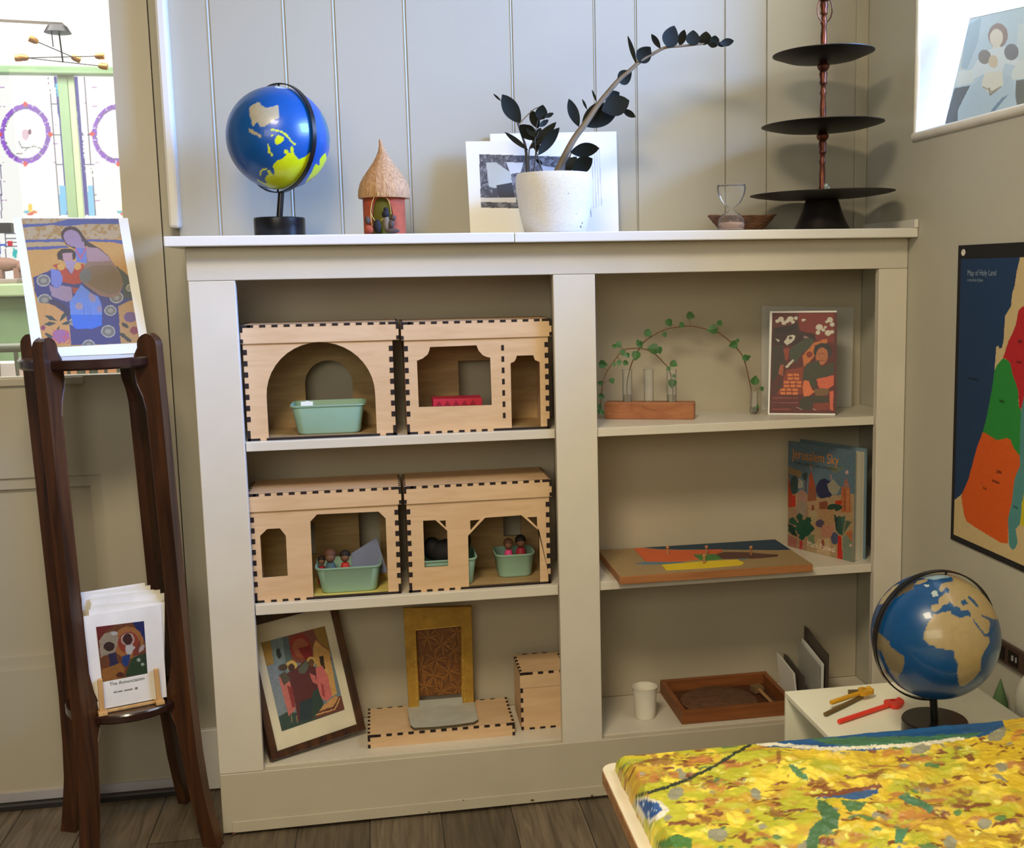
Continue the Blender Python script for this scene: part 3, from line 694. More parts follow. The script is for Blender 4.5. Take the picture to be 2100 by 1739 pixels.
# platform box
def joint_box(name, label, x0, x1, y0, y1, z0, z1, gid=None, lid=None, cat='box'):
    t = thing(name, label, cat, ((x0+x1)/2, (y0+y1)/2, z0))
    MB().box(x0, x1, y0, y1, z0, z1).build('box_body', PLY, t)
    b = MB(); p = .0236; tb = .0118
    edge_marks(b, x0+.01, x1-.01, y0, z1-.0045, .0045, p, tb); b.box(x0-.0005, x0+.018, y0-.0006, y0+.003, z1-.0045, z1+.0004).box(x1-.018, x1+.0005, y0-.0006, y0+.003, z1-.0045, z1+.0004)
    for x in (x0, x1-.0045):
        b.box(x-.0005, x+.005, y0-.0006, y0+.003, z1-.013, z1-.004).box(x-.0005, x+.005, y0-.0006, y0+.003, z0, z0+.008)
        n = int((y1-y0)/.022)
        for k in range(n): yy = y0+.012+k*.022; b.box(x-.0005, x+.005, yy, yy+.0105, z1-.004, z1+.0005)
        if z1-z0 > .06:
            zz = z1-.035
            while zz > z0+.02: b.box(x-.0005, x+.005, y0-.0006, y0+.003, zz-.0105, zz); zz -= .0225
    k = x0+.02
    while k < x1-.03: b.box(k, k+.011, y1-.004, y1+.0004, z1-.001, z1+.0004); k += .0236
    if z1-z0 > .06:
        edge_marks(b, x0+.012, x1-.012, y0, z0, .0045, p, tb)
        for k in range(5): yy = y0+.012+k*.023; b.box(x0-.0006, x0+.003, yy, yy+.0105, z1-.0045, z1-.001)
    b.build('finger_joints', CHAR, t)
    if lid: 
        b = MB().box(x0-.0012, x1+.0012, y0-.0014, y0-.0002, z1-lid, z1-.005); b.build('lid_skirt', PLY, t)
    return t
joint_box('platform_box', 'low wide plywood platform box under the gold frame', .3015, .6200, .0600, .2140, ZD, .1655)
joint_box('keepsake_box', 'small lidded plywood box at the right end of the lower left compartment', .6385, .7440, .084, .2100, ZD, .2690, lid=.034)
# gold frame panel
ga = thing('gold_panel', 'gold painted upright panel with brown patterned inset on the plywood platform', 'panel', (.467, .2, .166))
GOLD = mat('gold_paint', (186, 144, 60), .38, .45, var=.15, vs=40, bump=.2, bs=120); ZP = .1662
gY = .186
gf = lambda x, y: (lambda q: (q.x, q.z))(at(500+x/3.182, 1230+y/3.182, Y=gY))
O = [gf(*q) for q in ((1075, 690), (1140, 680), (1143, 655), (1425, 625), (1432, 660), (1500, 645), (1485, 45), (1045, 60))]
O = [(x, max(z, ZP+.0005)) for x, z in O]; I = [gf(*q) for q in ((1145, 640), (1122, 200), (1415, 172), (1425, 622))]
outer = [(O[0][0], ZP+.0005), (O[1][0], ZP+.0005), (I[0][0], I[0][1]), (I[1][0], I[1][1]), (I[2][0], I[2][1]), (I[3][0], I[3][1]), (O[4][0], ZP+.0005), (O[5][0], ZP+.0005), O[6], O[7]]
MB().prism([outer], (0, gY, 0), (1, 0, 0), (0, 0, 1), (0, .012, 0)).build('gold_frame', GOLD, ga, bevel=.002)
p = Paint((112, 68, 24), .6, 4, .25, 2, tf=lambda x, y: (500+x/3.182, 1230+y/3.182)); rng = random.Random(5)
for cx, cy in ((1250, 390), (1370, 330), (1180, 560), (1340, 470), (1200, 250), (1390, 210), (1290, 600), (1400, 580), (1290, 290), (1160, 440), (1240, 500)):
    for k in range(16):
        a = 2*PI*k/16+rng.random()*.2; r_ = 46+26*rng.random(); p.line([(cx+8*math.cos(a), cy+8*math.sin(a)), (cx+r_*math.cos(a), cy+r_*1.15*math.sin(a))], 5, ((158, 104, 44), (86, 50, 18), (140, 90, 34))[k % 3])
MB().prism([[(I[0][0]-.004, I[0][1]-.001), (I[3][0]+.004, I[3][1]-.001), (I[2][0]+.004, I[2][1]+.003), (I[1][0]-.004, I[1][1]+.003)]], (0, gY+.0121, 0), (1, 0, 0), (0, 0, 1), (0, .002, 0)).build('inset_board', mat('inset_brown', (112, 68, 24), .5), ga)
sheet('patterned_inset', *[(x, gY+.0118, z) for x, z in ((I[0][0]-.003, I[0][1]-.001), (I[3][0]+.003, I[3][1]-.001), (I[2][0]+.003, I[2][1]+.002), (I[1][0]-.003, I[1][1]+.002))], p, VP, ga, .0009)
GOLDD = mat('gold_beads', (226, 188, 96), .3, .7)
for cx in (O[1][0]-.003, O[4][0]+.003):
    b = MB().box(cx-.0004, cx+.0004, gY-.0006, gY-.0001, ZP+.010, ZP+.164)
    for k in range(12): lump(b, (cx, gY-.0005, ZP+.012+k*.0135), (.0014, .001, .0016), 6)
    b.build('gold_beading', GOLDD, ga)
# grey slab
SL = [on_plane(500+x/3.182, 1230+y/3.182, Vector((0, 0, ZP+.006)), Vector((0, 0, 1))) for x, y in ((1068, 700), (1150, 690), (1280, 690), (1400, 678), (1500, 655), (1515, 720), (1530, 780), (1500, 798), (1380, 815), (1240, 828), (1110, 835), (1088, 815), (1075, 760))]
b = MB().prism([[(q.x, q.y) for q in SL]], (0, 0, ZP+.0003), (1, 0, 0), (0, 1, 0), (0, 0, .0055), 0, 1)
tag(b.build('stone_slab', [mat('pale_grey_stone', (178, 178, 168), .5, var=.06, vs=30), mat('dark_olive_edge', (84, 72, 48), .6)], bevel=.0012), 'pale grey rounded slab with dark edge lying before the gold panel', 'slab')
S2 = [at(500+x/3.182, 1230+y/3.182, Y=gY-.002) for x, y in ((1143, 665), (1425, 635))]
o = MB().box(S2[0].x, S2[1].x, gY-.004, gY-.0005, ZP+.0002, ZP+.021).build('threshold_strip', mat('pale_grey_stone2', (170, 168, 158), .5), ga)

# ================================================================== TOP OF THE BOOKCASE
# ---- left globe
def globe(label, C, R, zbase, cx, cy, h, paint, tilt=0, ringr=1.055, baser=.05, baseh=.037):
    g = thing('globe', label, 'globe', (cx, cy, zbase))
    MB().lathe([(0, 0), (baser*.98, 0), (baser, .002), (baser, baseh-.002), (baser*.97, baseh), (0, baseh)], (cx, cy, zbase), 56).build('base', BLACK, g, edge=30)
    ax = Vector((math.sin(tilt), 0, math.cos(tilt))); hv = Vector((h[0], h[1], h[2] if len(h) > 2 else 0)); hv = (hv-ax*hv.dot(ax)).normalized()
    MB().tube([(cx, cy, zbase+baseh-.001), C-Vector((0, 0, 1))*R*ringr], .0062, 16).build('pole', BLACK, g)
    pts = [C+(hv*math.cos(a)+ax*math.sin(a))*R*ringr for a in np.linspace(0, 2*PI, 97)[:-1]]
    nn = hv.cross(ax).normalized(); b = MB(); wv = .0048; n = len(pts); vs = []
    for q in pts:
        d = (q-C).normalized(); vs += [q+nn*wv+d*.001, q-nn*wv+d*.001, q-nn*wv-d*.0012, q+nn*wv-d*.0012]
    fs = []
    for i in range(n):
        j = (i+1) % n
        for k in range(4): k2 = (k+1) % 4; fs.append((i*4+k, i*4+k2, j*4+k2, j*4+k))
    b.add(vs, fs, 0, True); b.build('meridian_ring', BLACK, g, edge=30, recalc=True)
    for s in (1, -1): MB().tube([C+ax*s*R*.985, C+ax*s*R*ringr], .0018, 8).build('axis_pin', BLACKM, g)
    nu, nv = 300, 170
    u = np.linspace(0, 2*PI, nu+1); v = np.linspace(-PI/2, PI/2, nv+1)
    P = np.stack([np.cos(v)[:, None]*np.cos(u)[None], np.cos(v)[:, None]*np.sin(u)[None], np.sin(v)[:, None]*np.ones_like(u)[None]], -1).reshape(-1, 3)
    Q = P*R+np.array(C); view = np.array(CAM)-np.array(C); vis = (P@view/np.linalg.norm(view)) > .05
    def pt(x, y):
        c = paint(x, y); hid = ~vis
        n_ = fbm(P[:, 0]*50+100, P[:, 1]*50+P[:, 2]*70+100, 26, 3); c[hid] = np.where((n_[hid] > .56)[:, None], np.array(lin(paint.land)), np.array(lin(paint.base))); return c
    o = grid_obj('sphere', Q, nu, nv, pt, vmat('globe_paint', .32, coat=.25), g); return g
c4 = lambda x, y: (440+x/4.577, 140+y/4.577)
p = Paint((6, 76, 148), 1.0, 6, .06, 8, tf=c4); p.land = (196, 206, 20)
TAN = (168, 158, 132); YL = (206, 214, 18)
p.poly([(328, 370), (350, 345), (400, 318), (425, 320), (440, 345), (480, 375), (520, 365), (575, 350), (598, 350), (600, 380), (605, 420), (610, 465), (575, 480), (540, 500), (500, 530), (460, 550), (430, 550), (400, 500), (385, 515), (370, 545), (355, 540), (345, 470), (330, 440), (325, 400)], TAN)
p.poly([(322, 565), (350, 572), (400, 605), (440, 630), (445, 655), (425, 655), (390, 630), (350, 612), (325, 595)], TAN)
p.line([(535, 575), (570, 580), (640, 598), (680, 635), (720, 685), (758, 718)], 16, YL)
p.poly([(570, 650), (600, 630), (645, 640), (648, 685), (610, 705), (580, 725), (568, 700)], YL).ell(538, 630, 8, 12, YL)
p.line([(502, 720), (512, 750), (512, 785), (535, 800), (538, 822)], 18, YL)
p.poly([(650, 770), (680, 760), (700, 790), (720, 790), (715, 740), (735, 730), (745, 800), (790, 860), (850, 830), (905, 780), (925, 850), (900, 930), (820, 1040), (760, 1110), (680, 1140), (600, 1140), (530, 1130), (400, 1055), (400, 1040), (460, 1075), (490, 1080), (470, 1040), (490, 1010), (510, 1000), (490, 960), (520, 955), (540, 990), (560, 1000), (565, 970), (545, 920), (580, 870), (640, 845), (680, 810), (655, 795)], YL)
p.line([(430, 1000), (430, 975), (455, 950), (485, 945)], 16, YL)
p.poly([(1045, 790), (1052, 850), (1030, 930), (980, 1010), (890, 1070), (850, 1080), (920, 960), (950, 895), (990, 915), (985, 860), (1010, 820)], YL).poly([(880, 1060), (960, 1000), (940, 1040), (860, 1090)], (150, 90, 90))
p.ell(655, 172, 90, 20, (190, 200, 205)).poly([(1000, 380), (1075, 560), (1080, 700), (1060, 760), (1050, 600), (990, 420)], (20, 96, 120))
globe('globe with blue sea and yellow land on a black ring, standing on the bookcase top', Vector((.1812, .045, 1.4213)), .0995, ZT, .1752, .045, (.70, -.71, 0), p, tilt=.06)
# ---- thatched hut
ht = thing('thatched_hut', 'small round clay hut with pointed straw roof on the bookcase top', 'model hut', (.383, .01, ZT))
hc = Vector((.3815, .012, ZT)); CLAY = mat('terracotta', (160, 72, 42), .8, var=.1, vs=60, bump=.2, bs=200)
R0 = .0415; a_c = -PI/2-.12; ha = .52
nseg = 60; hts = [0, .004, .012, .025, .04, .055, .065, .073]
b = MB(); vs = []; fs = []
def doorhalf(z): return 0 if z >= .070 else ha*math.sqrt(max(0, 1-(max(z-.035, 0)/.036)**2))
NA = 72; HV = np.linspace(0, .0735, 30)
for rr_, inner in ((R0, 0), (R0-.004, 1)):
    for z in HV:
        dh = doorhalf(z)
        for k in range(NA+1): a = a_c+dh+(2*PI-2*dh)*k/NA; vs.append(hc+Vector((rr_*math.cos(a), rr_*math.sin(a), z+.0001)))
n1 = NA+1; off = len(HV)*n1
for i in range(len(HV)-1):
    for k in range(NA):
        q = (i*n1+k, i*n1+k+1, (i+1)*n1+k+1, (i+1)*n1+k); fs.append(q); fs.append(tuple(off+x for x in q[::-1]))
    for k in (0, NA): q = (i*n1+k, (i+1)*n1+k, off+(i+1)*n1+k, off+i*n1+k); fs.append(q)
b.add(vs, [f for f in fs], 0, True); b.build('clay_wall', CLAY, ht, edge=40)
MB().lathe([(R0-.005, .001), (R0-.005, .072)], hc, 40).build('inner_lining', mat('olive_lining', (92, 88, 16), .8), ht)
STRAW = wood('straw_thatch', (140, 98, 62), (206, 164, 118), (260, 260, 6), .8)
b = MB(); prof = [(.0405, .0722), (.0505, .071), (.0515, .076), (.0508, .086), (.047, .100), (.040, .113), (.031, .126), (.0215, .139), (.0135, .152), (.008, .163), (.0045, .174), (.003, .183), (.0022, .186), (0, .1865)]
sg = 90; vs = []; 
for i, (r, z) in enumerate(prof):
    for k in range(sg):
        a = 2*PI*k/sg; j = 1+.035*(((k*7919+i//3*13) % 17)/17-.5) if 0 < i < 11 else 1
        bend = -.004*max(0, (z-.14)/.045)**2
        vs.append(hc+Vector((r*j*math.cos(a)+.0015+bend, r*j*math.sin(a), z)))
b.add(vs, [(i*sg+k, i*sg+(k+1) % sg, (i+1)*sg+(k+1) % sg, (i+1)*sg+k) for i in range(len(prof)-1) for k in range(sg)], 0, True)
b.build('straw_roof', STRAW, ht, edge=60)
STR = mat('pale_straw', (206, 190, 110), .7)
yF = hc.y-R0-.0035
def hp_(x, y): q = at(720+x/7.907, 270+y/7.907, Y=yF); return q
straws = []
def straw(pts, r): MB().tube(pts, r, 6).build('straw', STR, ht)
straw([hp_(420, 960), hp_(380, 1050), hp_(340, 1140), hp_(318, 1280), hp_(322, 1400), hp_(340, 1530)], .0007)
straw([hp_(570, 1055), hp_(610, 1130), hp_(640, 1240), hp_(650, 1340)], .0006); straw([hp_(325, 1330), hp_(350, 1390), hp_(385, 1440)], .0007); straw([hp_(485, 1440), hp_(520, 1410), hp_(560, 1380)], .0007)
for x in (430, 510, 620): straw([hp_(530, 380)+Vector((0, .040, 0)), hp_(500+(x-500)*.5, 700)+Vector((0, .012, 0)), hp_(x, 1040)+Vector((0, -.0075, 0))], .0006)
def fig(cx, cz, rx, rz, m_, y=0):
    q = hp_(cx, cz); return (q.x, q.y+y, q.z), (rx/7.907/985, min(rx, rz)/7.907/1100, rz/7.907/985), m_
for nm, parts, lab in (('kneeling_figure', [fig(425, 1540, 62, 95, BLK, -.006), fig(425, 1480, 45, 50, BLK, -.006)], 'dark kneeling nativity figure before the hut doorway'),
                  ('standing_figure', [fig(575, 1480, 55, 120, 0, -.002), fig(560, 1340, 58, 60, BLK, -.002), fig(565, 1270, 38, 42, BLK, 0)], 'taller figure in a grey robe with dark head in the hut doorway'),
                  ('small_figure', [fig(680, 1400, 45, 45, 1, -.004), fig(650, 1500, 50, 70, 1, -.004), fig(670, 1610, 110, 40, 1, -.006)], 'small brown figure crouching right of the hut doorway'),
                  ('clay_figure', [fig(265, 1440, 42, 60, 1, -.004), fig(290, 1590, 75, 65, 2, -.006)], 'little figure in terracotta with grey head, left of the hut doorway')):
    t = thing('nativity_figure', lab, 'figurine', tuple(Vector(parts[0][0])), 'nativity figures by the hut')
    for k, (c, r, m_) in enumerate(parts):
        mm_ = m_ if not isinstance(m_, int) else [mat('grey_robe', (120, 108, 92), .8), mat('brown_clay', (78, 62, 54), .8), CLAY][m_]
        c = (c[0], c[1], max(c[2], ZT+r[2]+.0004)); lump(MB(), c, r, 14).build('robe' if r[2] == max(q[1][2] for q in parts) else 'head', mm_, t)
# ---- leaning prints
def lean_sheet(name, label, pts, Yb, Yt, paint, cat='print', mats=None, m=None, th=.0012, res=.0011, zb=None):
    BL = at(*pts[0], Y=Yb); BR = at(*pts[1], Y=Yb); TR = at(*pts[2], Y=Yt); TL = at(*pts[3], Y=Yt)
    if zb: BL.z = BR.z = zb
    t = thing(name, label, cat, tuple((BL+BR)/2)); n = (BR-BL).cross(TL-BL).normalized()
    card_quad('card', BL, BR, TR, TL, th, mats or PAPER, t)
    sheet('printed_face', *[q+n*.0003 for q in (BL, BR, TR, TL)], paint, m or VP, t, res); return t
c5 = lambda x, y: (920+x/3.387, 20+y/3.387)
p = Paint((236, 234, 230), 0, 5, .01, tf=c5)
for k, x in enumerate((992, 1010, 1028, 1046)): p.line([(x, 930+k*9), (x+16, 1380-k*7)], 5, (196, 194, 200))
p.line([(975, 1300), (990, 1435)], 8, (168, 168, 176))
lean_sheet('art_print', 'taller white sheet with faint lines of writing leaning behind the plant pot', [c5(*q) for q in ((300, 1535), (1182, 1522), (1165, 845), (288, 862))], .190, .2135, p, zb=ZT+.0005)
p = Paint((232, 228, 216), 0, 5, .01, tf=c5)
p.poly([(212, 1003), (850, 1022), (850, 1385), (225, 1375)], (84, 84, 92)).blot([(212, 1003), (850, 1022), (850, 1385), (225, 1375)], (60, 60, 68), 9, .52, 4).blot([(212, 1003), (850, 1022), (850, 1385), (225, 1375)], (120, 120, 126), 7, .62, 9)
p.poly([(260, 1060), (330, 1060), (430, 1130), (440, 1200), (330, 1240), (280, 1230)], (176, 180, 176)).poly([(400, 1060), (520, 1060), (500, 1130), (430, 1140)], (196, 198, 200)).poly([(330, 1220), (440, 1200), (460, 1310), (350, 1310)], (44, 44, 50)).poly([(222, 1305), (470, 1305), (470, 1340), (222, 1335)], (206, 200, 186)).poly([(640, 1080), (760, 1100), (720, 1200), (640, 1180)], (170, 172, 178))
lean_sheet('art_print', 'cream sheet with a grey monochrome picture leaning left behind the plant pot', [c5(*q) for q in ((152, 1540), (905, 1538), (860, 905), (118, 915))], .150, .179, p, zb=ZT+.0005)
# ---- pot plant
pc = Vector((.7315, .047, ZT)); pt = thing('potted_plant', 'dark leaved plant with one long arching stem in a white textured pot', 'potted plant', tuple(pc))
m, nt, b_ = nodes('white_textured_pot'); L = nt.links
b_.inputs['Base Color'].default_value = (*lin((236, 232, 226)), 1); b_.inputs['Roughness'].default_value = .4
sx = N(nt, 'ShaderNodeSeparateXYZ'); L.new(coords(nt), sx.inputs[0]); at2 = N(nt, 'ShaderNodeMath', operation='ARCTAN2'); L.new(sx.outputs[1], at2.inputs[0]); L.new(sx.outputs[0], at2.inputs[1])
s1 = N(nt, 'ShaderNodeMath', operation='MULTIPLY'); s1.inputs[1].default_value = 130; L.new(at2.outputs[0], s1.inputs[0]); s1b = N(nt, 'ShaderNodeMath', operation='SINE'); L.new(s1.outputs[0], s1b.inputs[0])
s3_ = N(nt, 'ShaderNodeMath', operation='MULTIPLY'); s3_.inputs[1].default_value = 1900; L.new(sx.outputs[2], s3_.inputs[0]); s3b = N(nt, 'ShaderNodeMath', operation='SINE'); L.new(s3_.outputs[0], s3b.inputs[0])
mu = N(nt, 'ShaderNodeMath', operation='MULTIPLY'); L.new(s1b.outputs[0], mu.inputs[0]); L.new(s3b.outputs[0], mu.inputs[1])
bp = N(nt, 'ShaderNodeBump'); bp.inputs['Strength'].default_value = .55; bp.inputs['Distance'].default_value = .0015; L.new(mu.outputs[0], bp.inputs['Height']); L.new(bp.outputs[0], b_.inputs['Normal'])
n_ = N(nt, 'ShaderNodeTexNoise'); n_.inputs['Scale'].default_value = 95; n_.inputs['Detail'].default_value = 4; L.new(coords(nt), n_.inputs[0])
n2 = N(nt, 'ShaderNodeTexNoise'); n2.inputs['Scale'].default_value = 14; L.new(coords(nt), n2.inputs[0]); ad = N(nt, 'ShaderNodeMath', operation='MULTIPLY'); L.new(n_.outputs[0], ad.inputs[0]); L.new(n2.outputs[0], ad.inputs[1])
rp = N(nt, 'ShaderNodeValToRGB'); rp.color_ramp.elements[0].position = .405; rp.color_ramp.elements[1].position = .425; rp.color_ramp.elements[0].color = (*lin((236, 232, 226)), 1); rp.color_ramp.elements[1].color = (*lin((60, 56, 54)), 1)
L.new(ad.outputs[0], rp.inputs[0]); L.new(rp.outputs[0], b_.inputs['Base Color'])
MB().lathe([(0, .0005), (.060, .0005), (.064, .003), (.0705, .03), (.0765, .06), (.0800, .09), (.0805, .105), (.0785, .118), (.0765, .1215), (.0740, .1205), (.0735, .112), (.073, .100)], pc, 80).build('pot', m, pt, edge=50)
MB().lathe([(.0732, .1085), (.05, .1115), (0, .112)], pc, 32).build('soil', mat('potting_soil', (50, 38, 28), .95, bump=.6, bs=200), pt)
SY = .045
def c5w(x, y, Y=SY): return at(920+x/3.387, 20+y/3.387, Y=Y)
STEMD = mat('dark_stem', (52, 46, 38), .5); STEML = mat('olive_stem', (118, 104, 84), .5, var=.15, vs=30)
def stem(pts, r0, r1, m_, Y0=SY, Y1=SY, n=6):
    P = [c5w(x, y, Y0+(Y1-Y0)*i/(len(pts)-1)) for i, (x, y) in enumerate(pts)]
    Q = smooth_path(P, n); k = len(Q)
    return MB().tube(Q, [r0+(r1-r0)*i/(k-1) for i in range(k)], 10).build('stem', m_, pt)
def smooth_path(P, n=6):
    P = [Vector(p) for p in P]; Q = []
    E = [P[0]*2-P[1]]+P+[P[-1]*2-P[-2]]
    for i in range(1, len(E)-2):
        a, b, c, d = E[i-1:i+3]
        for k in range(n):
            t = k/n; Q.append(.5*((2*b)+(c-a)*t+(2*a-5*b+4*c-d)*t*t+(-a+3*b-3*c+d)*t**3))
    Q.append(P[-1]); return Q
zs_ = [1125]
def leafmesh(b, B, Tp, wd, tilt=0, fold=.12, mi=0, nn=10, fat=.5):
    B, Tp = Vector(B), Vector(Tp); d = Tp-B; Ln = d.length; d.normalize()
    vdir = (CAM-(B+Tp)/2).normalized(); s = d.cross(vdir).normalized(); nrm = s.cross(d)
    s2 = (s*math.cos(tilt)+nrm*math.sin(tilt)); n2 = s2.cross(d)
    vs = []; fs = []
    for i in range(nn+1):
        t = i/nn; wv = wd/2*math.sin(PI*min(1, max(0, t))**(.8 if fat > .5 else 1.05))**.75 if 0 < i < nn else .0003
        c = B+d*Ln*t-n2*Ln*.06*math.sin(PI*t)
        vs += [c+s2*wv+n2*wv*fold, c, c-s2*wv+n2*wv*fold]
    m_ = len(vs); vs2 = [v-n2*.0007 for v in vs]; allv = vs+vs2
    for i in range(nn):
        for k in (0, 1):
            a = i*3+k; fs.append((a, a+1, a+4, a+3)); a += m_; fs.append((a, a+3, a+4, a+1))
        fs.append((i*3, i*3+3, m_+i*3+3, m_+i*3)); fs.append((i*3+2, m_+i*3+2, m_+i*3+5, i*3+5))
    b.add(allv, fs, mi, True)
stem([(548, 1135), (535, 960), (505, 860), (478, 785)], .0036, .0016, STEMD, .03, .03)
stem([(560, 1135), (560, 975), (600, 900), (625, 850)], .0016, .001, STEMD, .02, .02)
stem([(590, 1135), (605, 1000), (600, 880), (622, 755)], .0018, .0009, STEMD, .015, .015)
stem([(655, 1135), (625, 1040), (610, 990)], .0018, .001, STEMD, .015, .015)
stem([(485, 800), (540, 740), (595, 690), (640, 672)], .0012, .0009, STEML, .03, .02)
stem([(750, 1135), (800, 1030), (870, 900), (950, 790), (1040, 660), (1120, 560), (1190, 480), (1250, 430), (1330, 360), (1430, 300), (1510, 262), (1620, 252), (1740, 240), (1900, 225)], .0078, .0014, STEML, .06, .01)
stem([(805, 1135), (830, 1045), (852, 995)], .0022, .0012, STEMD, .03, .03)
LV = [(500, 790, 372, 588, 92, .03), (365, 635, 310, 583, 12, .03), (552, 975, 390, 850, 30, .02), (603, 905, 493, 800, 78, .018), (603, 885, 543, 798, 46, .012), (622, 825, 572, 698, 58, .02), (637, 765, 655, 660, 70, .014), (665, 748, 730, 718, 24, .01), (628, 812, 694, 764, 30, .016), (558, 968, 748, 780, 56, .02), (622, 1010, 770, 818, 62, .008), (615, 990, 600, 870, 44, .02), (652, 1072, 606, 1040, 22, .02), (610, 900, 640, 820, 40, .02),
      (905, 812, 835, 618, 62, .05), (925, 808, 1045, 640, 62, .05), (962, 694, 928, 620, 14, .05), (1028, 640, 996, 556, 14, .05), (962, 815, 1185, 650, 120, .055), (1062, 700, 1256, 630, 120, .035), (1090, 640, 1188, 575, 68, .07), (1205, 692, 1298, 746, 38, .05), (1178, 500, 1272, 432, 84, .035), (1305, 380, 1244, 180, 26, .03), (1318, 362, 1402, 258, 92, .025), (1472, 270, 1408, 168, 34, .02), (1522, 262, 1568, 110, 98, .015), (1605, 252, 1638, 138, 48, .024), (1695, 250, 1700, 141, 84, .012), (1775, 245, 1788, 150, 78, .01), (1842, 250, 1852, 178, 56, .008), (1882, 236, 1982, 216, 44, .006), (1860, 240, 1935, 244, 26, .006), (1800, 240, 1868, 250, 30, .004),
      (845, 990, 1047, 962, 82, .02), (818, 1122, 888, 1020, 66, .02), (860, 1125, 1000, 1033, 92, .012)]
b = MB()
for i, (x0, y0, x1, y1, wd, Y) in enumerate(LV): leafmesh(b, c5w(x0, y0, Y), c5w(x1, y1, Y-.006+(i % 3)*.006), wd*1.22/3.387/985, tilt=(.25 if i % 2 else -.25) if wd > 50 else 0, fat=1 if i in (22, 24, 26, 28, 29, 6) else .4)
b.build('leaves', LEAF, pt, edge=60)
# ---- hourglass
hg = thing('hourglass', 'small clear glass hourglass on the bookcase top before the wicker basket', 'hourglass', (1.0995, .0, ZT))
CG = mat('blown_glass', (250, 250, 250), .02, trans=1, ior=1.3)
CG2 = pane('thin_blown_glass', (.97, .97, .96), .05, .05, 1.12)
hgc = Vector((1.0990, .0, ZT))
pr = [(0, .0005), (.020, .0008), (.026, .004), (.0285, .013), (.0265, .024), (.019, .033), (.009, .0385), (.0035, .042), (.0035, .045), (.009, .049), (.020, .058), (.027, .072), (.0300, .085), (.0295, .0915), (.028, .0935), (0, .0945)]
MB().lathe(pr, hgc, 48).build('glass_bulbs', CG2, hg, edge=70)
MB().lathe([(0, .0012), (.0255, .0016), (.0275, .012), (.025, .0165), (.010, .0175), (0, .019)], hgc, 32).build('sand', mat('pinkish_sand', (160, 132, 122), .9), hg)
for z in (.0935, .001): MB().tube([hgc+Vector((.0285*math.cos(a), .0285*math.sin(a), z if z > .01 else .004)) for a in np.linspace(0, 2*PI, 33)[:-1]], .0011, 6, closed=True).build('glass_rim', CG2, hg)
# ---- basket
b = MB(); bcn = Vector((1.157, .105, ZT)); WIC = mat('wicker', (112, 76, 52), .7, var=.3, vs=60)
for k in range(11):
    z = .0015+k*.0031; r = .040+.034*(k/10)**.8
    b.tube([bcn+Vector(((r+.0012*math.sin(14*a+k*PI))*math.cos(a), (r*.8+.0012*math.sin(14*a+k*PI))*math.sin(a), z+(.004*abs(math.cos(a))**4)*(k/10))) for a in np.linspace(0, 2*PI, 65)[:-1]], .0018, 6, closed=True)
b.lathe([(0, .001), (.041, .001), (.041, .003), (0, .003)], bcn, 24)
tag(b.build('wicker_basket', WIC), 'small brown wicker basket behind the hourglass', 'basket')
# ---- three tier stand
tc_ = Vector((1.3210, .052, ZT)); ts = thing('tiered_tray_stand', 'three-tier dark metal tray stand with copper post on the bookcase top', 'tray stand', tuple(tc_))
def tier(z, R, lip=.009, tl=0):
    M = Matrix.Rotation(tl, 3, 'Y')
    MB().lathe([(0, 0), (R*.3, .0005), (R*.7, .004), (R*.93, lip), (R, lip+.003), (R*1.0, lip+.0045), (R*.985, lip+.0045), (R*.92, lip+.0015), (R*.7, .0055), (R*.3, .002), (0, .002)], tc_+Vector((0, 0, z)), 72, M=M).build('tray', DARKM, ts, edge=40)
tier(.066, .155, tl=-.015); tier(.210, .1305, .011, tl=-.02); tier(.356, .1075, .013, tl=-.025)
MB().lathe([(0, .0003), (.058, .0003), (.060, .003), (.052, .018), (.043, .040), (.036, .062), (.034, .0655), (0, .0655)], tc_, 48).build('base', DARKM, ts, edge=40)
pp = [(.006, .068)]
for z0_, z1_ in ((.068, .210), (.212, .356), (.360, .498)):
    h_ = z1_-z0_
    for t_, r in ((.0, .006), (.06, .0055), (.12, .0055), (.14, .008), (.16, .008), (.18, .0062), (.35, .0068), (.5, .0052), (.55, .0075), (.58, .0055), (.66, .0052), (.68, .0078), (.71, .0078), (.73, .0065), (.82, .009), (.86, .0072), (.9, .012), (.94, .0135), (.97, .010), (.995, .008)): pp.append((r, z0_+h_*t_))
MB().lathe(pp, tc_, 24).build('post', COPPER, ts, edge=50)
lump(MB(), tc_+Vector((0, 0, .487)), (.0095, .0095, .0088), 16).build('finial', COPPER, ts)
MB().tube([tc_+Vector((.0165*math.cos(a), -.004, .462+.026*math.sin(a))) for a in np.linspace(0, 2*PI, 41)[:-1]], .0013, 8, closed=True).build('ring_handle', COPPER, ts)
# small glass figure on the lowest tray
b = MB(); lump(b, tc_+Vector((-.001, -.022, .080)), (.0065, .006, .010), 12); lump(b, tc_+Vector((0, -.022, .093)), (.005, .005, .006), 12); lump(b, tc_+Vector((.006, -.022, .082)), (.003, .003, .011), 10)
tag(b.build('glass_ornament', mat('greenish_glass', (150, 160, 150), .15, coat=.5)), 'tiny greenish glass ornament at the foot of the post on the lowest tray', 'ornament')

# ================================================================== RIGHT COMPARTMENTS
r2 = lambda x, y: (1200+x/3.5, 560+y/3.5)
